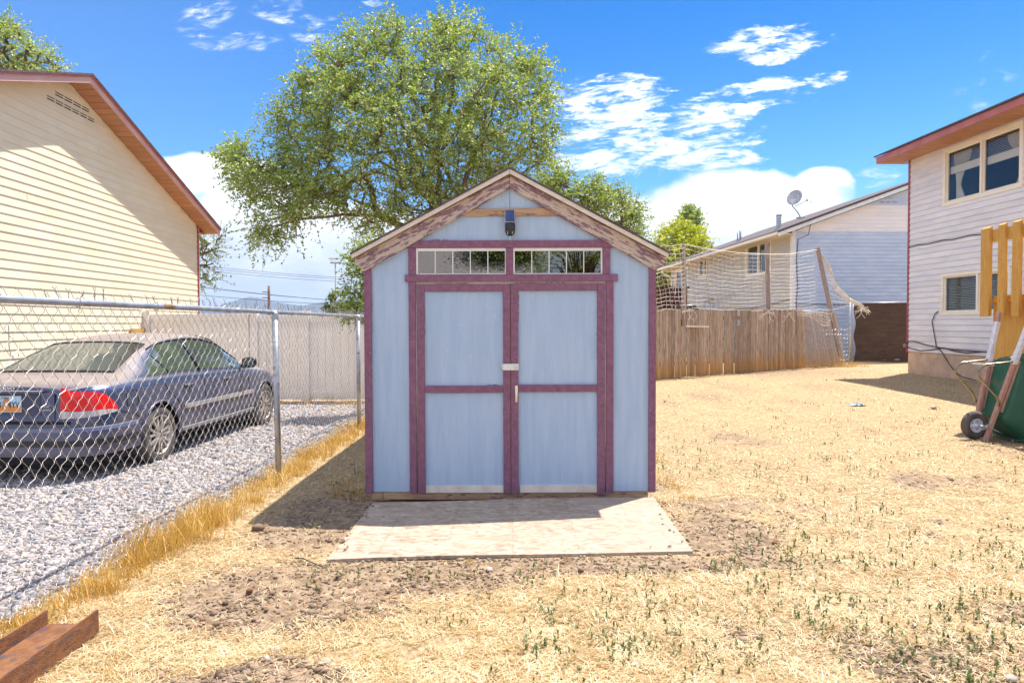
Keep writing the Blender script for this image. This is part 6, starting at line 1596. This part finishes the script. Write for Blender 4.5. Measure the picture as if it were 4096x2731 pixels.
    for k in term:
        p = nodes[k]; outw = (p-cen); outw = outw.normalized() if outw.length > .01 else Vector((0, 0, 1))
        for t_ in range(twigs):
            dv = (outw*.45+Vector((rg.gauss(0, .6), rg.gauss(0, .6), rg.gauss(.05, .5)))).normalized(); L = rg.uniform(*twig_len); e = p+dv*L-Vector((0, 0, droop*L*L))
            if t_ % 2 == 0: TW.tube([p, p+dv*L*.5-Vector((0, 0, droop*L*L*.2)), e], .0032, 3, False)
            for q_ in range(per):
                t = (q_+.6)/per if pinnate else rg.uniform(.12, 1.05); c = p+dv*L*t-Vector((0, 0, droop*L*L*t*t))
                sidev = dv.cross(Vector((rg.gauss(0, .5), rg.gauss(0, .5), 1))); 
                if sidev.length < .01: sidev = Vector((1, 0, 0))
                sidev.normalize(); sgn = 1 if q_ % 2 else -1
                a = (dv*.55+sidev*sgn*.8+Vector((rg.gauss(0, .25), rg.gauss(0, .25), rg.gauss(-.12, .3)))).normalized()
                pos.append(c[:]); ax_.append(a[:]); sz.append(leaf*rg.uniform(.65, 1.25))
    if TW.v: TW.build('twigs', MT[bark], root)
    pos = np.array(pos); ax_ = np.array(ax_); sz = np.array(sz)[:, None]
    rnd = nr_.normal(0, 1, ax_.shape)+np.array([0, 0, .6]); sd = np.cross(ax_, rnd); sd /= np.linalg.norm(sd, axis=1)[:, None]+1e-9; nn = np.cross(ax_, sd)
    wd_ = .27; V_ = np.stack([pos, pos+ax_*sz*.5+sd*sz*wd_+nn*sz*.06, pos+ax_*sz, pos+ax_*sz*.5-sd*sz*wd_+nn*sz*.06], 1); b_ = (np.arange(len(pos))*4)[:, None]
    F_ = np.concatenate([b_+np.array([0, 1, 2]), b_+np.array([0, 2, 3])], 0); base_o = np.array(root.location[:])
    np_mesh('crown', (V_.reshape(-1, 3)-base_o), F_, MT[mat], root)
    return root
crop = [(150, 700), (240, 665), (290, 740), (350, 755), (400, 690), (445, 640), (360, 600), (370, 495), (450, 470), (480, 365), (560, 285), (600, 220), (680, 262), (715, 190), (735, 105), (800, 160), (850, 150), (885, 80), (960, 105), (1010, 185), (1065, 190), (1110, 125), (1190, 92), (1290, 110), (1360, 205), (1450, 220), (1560, 230), (1570, 290), (1650, 310), (1640, 400), (1740, 460), (1695, 560), (1710, 680), (1650, 790), (1610, 870), (1500, 860), (1250, 990), (1000, 1070), (900, 1090), (860, 1150), (770, 1170), (740, 1060), (650, 1000), (560, 1040), (470, 1080), (470, 1140), (390, 1180), (300, 1180), (245, 1160), (245, 1070), (300, 1000), (230, 920), (150, 860), (130, 780)]
big = [(x/1.206+800, y/1.206) for x, y in crop]
tree('elm_tree', 'large spreading green elm tree behind the blue shed', 'tree', big, 19.5, 2.8, (1800, 1500),
     [[(1790, 960), (1762, 830), (1755, 600), (1800, 420), (1820, 200)], [(1750, 1010), (1600, 905), (1500, 830), (1380, 785), (1240, 775), (1080, 750)], [(1720, 800), (1620, 700), (1500, 640), (1300, 560)],
      [(1850, 780), (1890, 640), (1960, 480), (2000, 330)], [(1880, 800), (1960, 700), (2060, 640), (2160, 560)], [(1690, 700), (1600, 480), (1540, 300)], [(1500, 860), (1380, 860), (1200, 880), (1050, 920)]],
     1300, 6, 15, .086, 'leaf', 11, 'elm trees round the yard', .21, (.4, .85), cluster=.24)
t2 = [(60, 850), (100, 810), (150, 790), (210, 835), (300, 855), (360, 862), (440, 885), (480, 930), (540, 990), (528, 1040), (560, 1105), (450, 1100), (250, 1000), (100, 900)]
t2 = [(x/1.178+2100, y/1.178) for x, y in t2]+[(2150, 860)]
tree('elm_tree', 'smaller elm crown rising over the right slope of the shed roof', 'tree', t2, 21.0, 1.4, (2330, 1500), [[(2330, 980), (2300, 880), (2250, 760)], [(2380, 900), (2450, 830)], [(2250, 850), (2180, 740)]], 270, 5, 12, .08, 'leaf', 23, 'elm trees round the yard', .13, cluster=.2)
tree('elm_tree', 'feathery elm top showing above the cream house roof at far left', 'tree', [(-160, 60), (0, 85), (45, 92), (80, 130), (95, 178), (150, 188), (212, 200), (200, 230), (262, 272), (200, 300), (0, 330), (-200, 300)], 19.0, 1.5, (-60, 1500), [[(-60, 700), (-40, 400), (0, 200)], [(-20, 350), (100, 280), (180, 240)]], 190, 5, 13, .075, 'leaf', 31, 'elm trees round the yard', .2, pinnate=True)
tree('elm_tree', 'thin elm branches poking past the corner of the cream house', 'tree', [(700, 900), (795, 935), (850, 950), (895, 935), (880, 1000), (870, 1060), (845, 1070), (860, 1120), (800, 1140), (700, 1150)], 19.5, .8, (690, 1500), [[(690, 1150), (750, 1040), (840, 970)], [(750, 1060), (830, 1060)], [(740, 1110), (820, 1110)]], 90, 4, 10, .065, 'leaf', 37, 'elm trees round the yard', .10)
tree('shrub', 'leafy green shrub against the left side of the shed behind the fence', 'shrub', [(1400, 1030), (1470, 990), (1560, 1000), (1560, 1260), (1400, 1262), (1388, 1225), (1372, 1215), (1400, 1175), (1392, 1130), (1425, 1090)], 11.0, .55, (1490, 1600), [[(1490, 1300), (1480, 1200), (1450, 1080)], [(1460, 1220), (1420, 1160)]], 170, 4, 13, .055, 'leaf', 41, None, .05, (.15, .4))
tree('sapling', 'small broad leaved sapling peeping over the vinyl fence by the light pole', 'sapling', [(1310, 1225), (1325, 1195), (1335, 1188), (1345, 1200), (1358, 1225), (1350, 1250), (1315, 1250)], 14.5, .12, (1336, 1600), [[(1336, 1300), (1336, 1240), (1334, 1200)]], 16, 3, 5, .10, 'leaf_dk', 43, None, .012, (.08, .16))
tree('yellow_tree', 'rounded yellow green tree beyond the grey house roof', 'tree', [(2600, 1010), (2620, 965), (2650, 935), (2700, 910), (2745, 903), (2790, 925), (2815, 960), (2838, 985), (2840, 1030), (2800, 1100), (2760, 1180), (2700, 1240), (2590, 1245), (2560, 1200), (2560, 1040)], 44.0, 3.2, (2700, 1400), [[(2700, 1200), (2700, 1080), (2720, 980)], [(2640, 1100), (2620, 1020)]], 420, 6, 13, .17, 'leaf_yel', 47, None, .3, (.5, 1.1))
tree('poplar_tree', 'slim dark green poplar top beside the yellow green tree', 'tree', [(2732, 925), (2730, 885), (2745, 860), (2752, 835), (2768, 830), (2782, 850), (2797, 865), (2790, 900), (2797, 925), (2770, 990), (2745, 985)], 56, .9, (2765, 1400), [[(2765, 1100), (2765, 960), (2768, 850)]], 110, 5, 12, .20, 'leaf', 53, None, .2, (.5, 1.0))
# shrubs and trees reflected in the transom glass stand behind the photographer
def plain_house(x0, x1, y0, y1, eave, ridge, lab):
    o = thing('bungalow', lab, 'house', ((x0+x1)/2, y0, 0)); q = MB(); q.box(x0, x1, y1, y0, -.1, eave); q.build('wall', MT['grey_siding'], o)
    ym = (y0+y1)/2
    for ya in (y0+.5, y1-.5):
        q = MB(); P0 = [(x0-.4, ya, eave-.1), (x1+.4, ya, eave-.1), (x1+.4, ym, ridge), (x0-.4, ym, ridge)]
        q.hull(P0+[(p[0], p[1], p[2]+.12) for p in P0]); q.build('roof', MT['roofgrey'], o)
    return o
plain_house(-7.5, .5, -13, -21, 2.6, 4.6, 'grey shingled bungalow mirrored in the left transom panes')
tree('elm_tree', 'dark round elm mirrored at the middle of the transom glass', 'tree', [(1930, 1180), (1900, 1000), (1960, 900), (2080, 880), (2160, 960), (2150, 1180)], 24.0, 1.6, (2040, 1400), [[(2040, 1150), (2040, 960)]], 10, 1, 1, .1, 'leaf', 59) if False else None
def back_tree(x, y, zc_, r_, lab, seed, n_, mat='leaf'):
    rg = random.Random(seed); root = thing('elm_tree', lab, 'tree', (x, y, 0)); q = MB(); q.tube([(x, y, -.1), (x+.1, y, zc_*.5), (x, y, zc_)], [.18, .14, .05], 8)
    pos = []
    for i in range(n_//40):
        v = Vector((rg.gauss(0, 1), rg.gauss(0, 1), rg.gauss(0, 1))).normalized()*r_*rg.uniform(.45, 1); c = Vector((x, y, zc_))+Vector((v.x, v.y, v.z*1.1)); q.tube([(x, y, zc_*.6), c.lerp(Vector((x, y, zc_)), .4), c], [.05, .03, .01], 3)
        for k in range(40): pos.append((c.x+rg.gauss(0, .28), c.y+rg.gauss(0, .28), c.z+rg.gauss(0, .24)))
    q.build('trunk', MT['bark'], root)
    pos = np.array(pos); k = len(pos); r2 = np.random.default_rng(seed); V_, F_ = blades(pos-np.array([x, y, 0]), r2.uniform(0, 6.28, k), r2.uniform(-1, 1, k), r2.uniform(.08, .15, k), r2.uniform(.05, .08, k)); np_mesh('crown', V_, F_, MT[mat], root)
back_tree(-.2, -15.5, 4.0, 1.7, 'dense elm mirrored beside the centre post of the transom', 61, 9000)
back_tree(2.4, -13, 3.4, 1.5, 'open branched tree mirrored in the right transom panes', 67, 2600)

# ------------------------------------------------------------------ poles and wires
UP = thing('utility_pole', 'brown wooden utility pole carrying wires before the mountains', 'utility pole', tuple(at(1075, 1290, 60)))
a = at(1075, 1143, 60); q = MB(); q.tube([(a.x, 60, -.5), (a.x, 60, a.z)], [.17, .11], 8); q.build('pole', MT['bark'], UP)
for zy in (1170, 1192):
    q = MB(); c = at(1075, zy, 59.9); q.bar((c.x-.55, 59.85, c.z+.05), (c.x+.15, 59.85, c.z), .08, .08); q.build('crossarm', MT['bark'], UP)
LPo = thing('light_pole', 'tall thin steel pole with a flat double lamp head', 'light pole', tuple(at(1341, 1290, 45)))
a = at(1341, 1052, 45); q = MB(); q.tube([(a.x, 45, -.5), (a.x, 45, a.z)], [.06, .035], 8); q.build('pole', MT['greytimber'], LPo)
q = MB(); q.box(a.x-.31, a.x-.03, 44.9, 45.1, a.z-.01, a.z+.05); q.box(a.x+.03, a.x+.31, 44.9, 45.1, a.z-.01, a.z+.05); q.box(a.x-.31, a.x+.31, 44.97, 45.03, a.z-.03, a.z-.01); q.build('lamp_head', MT['greytimber'], LPo)
for (pa, pb, rr2, lab) in (((780, 1060), (1560, 1119), .016, 'top wire of the upper trio of overhead lines left of the shed'), ((780, 1069), (1560, 1125), .016, 'middle wire of the upper trio of overhead lines left of the shed'), ((780, 1078), (1560, 1136), .016, 'lowest wire of the upper trio of overhead lines left of the shed'),
                       ((760, 1142), (1560, 1216), .024, 'thick overhead cable meeting the utility pole near its top'), ((760, 1177), (1560, 1225), .022, 'low overhead cable just above the mountain crest'), ((760, 1146), (1560, 1214), .009, 'thin overhead line running beside the thick cable')):
    p0, p1 = at(pa[0], pa[1], 60), at(pb[0], pb[1], 60); q = MB(); q.tube([p0.lerp(p1, t)-Vector((0, 0, .16*math.sin(math.pi*t))) for t in np.linspace(0, 1, 16)], rr2, 4, False)
    tag(q.build('overhead_wire', MT['wire_dark'], None, origin=tuple(p0)), lab, 'wire', 'overhead wires')

# ------------------------------------------------------------------ mountains
def mountains(name, prof, Y, dY, seed):
    V_ = []; nx_ = 160; nyy = 14; px = np.linspace(prof[0][0], prof[-1][0], nx_)
    zt = np.interp(px, [p[0] for p in prof], [p[1] for p in prof])
    for j in range(nyy):
        t = j/(nyy-1); prof_j = math.sin(t*math.pi/2) if True else t
        for i in range(nx_):
            p = at(px[i], zt[i], Y); nz = mn.fractal(Vector((px[i]*.02, t*2, seed)), 1, 2, 4)
            z = (p.z*(prof_j)+nz*6*math.sin(t*math.pi)) if t < 1 else p.z; V_.append((p.x*(1-(1-t)*dY/Y)+nz*8*(1-t), Y-(1-t)*dY, z-1*(t == 0)))
    for i in range(nx_): V_.append((V_[(nyy-1)*nx_+i][0], Y+dY, -2))
    F_ = [(j*nx_+i, j*nx_+i+1, (j+1)*nx_+i+1, (j+1)*nx_+i) for j in range(nyy) for i in range(nx_-1)]
    return tag(np_mesh(name, V_, F_, MT['mount'], smooth=True), kind='structure')
mountains('mountain', [(-1200, 1270), (-500, 1235), (200, 1250), (780, 1246), (880, 1220), (930, 1207), (975, 1193), (1020, 1184), (1050, 1196), (1090, 1207), (1180, 1220), (1240, 1228), (1320, 1245), (1600, 1255), (2400, 1235), (3200, 1250), (4200, 1225), (5400, 1260)], 3000, 900, 1)
mountains('mountain', [(700, 1288), (1100, 1262), (1200, 1226), (1250, 1214), (1300, 1208), (1345, 1206), (1400, 1186), (1460, 1195), (1560, 1230), (1800, 1262), (2600, 1270)], 2400, 500, 5)
# ------------------------------------------------------------------ air
m = bpy.data.materials.new('air_haze'); m.use_nodes = True; n = NT(m.node_tree); n.n.clear(); out = n.add('ShaderNodeOutputMaterial'); pv = n.add('ShaderNodeVolumePrincipled')
pv.inputs['Color'].default_value = (.60, .76, 1.0, 1); pv.inputs['Density'].default_value = .00022; pv.inputs['Anisotropy'].default_value = .2; n.l.new(pv.outputs[0], out.inputs['Volume'])
HAZE = True
if HAZE:
    q = MB(); q.box(-4600, 9500, -9500, 9500, -3.2, 175); q.v = [(x if abs(x) < 9000 else x, y, z) for x, y, z in q.v]
    hz_ = q.build('haze', m, None); tag(hz_, kind='stuff'); tag(hz_, 'pale blue haze filling the air over the valley', 'haze')
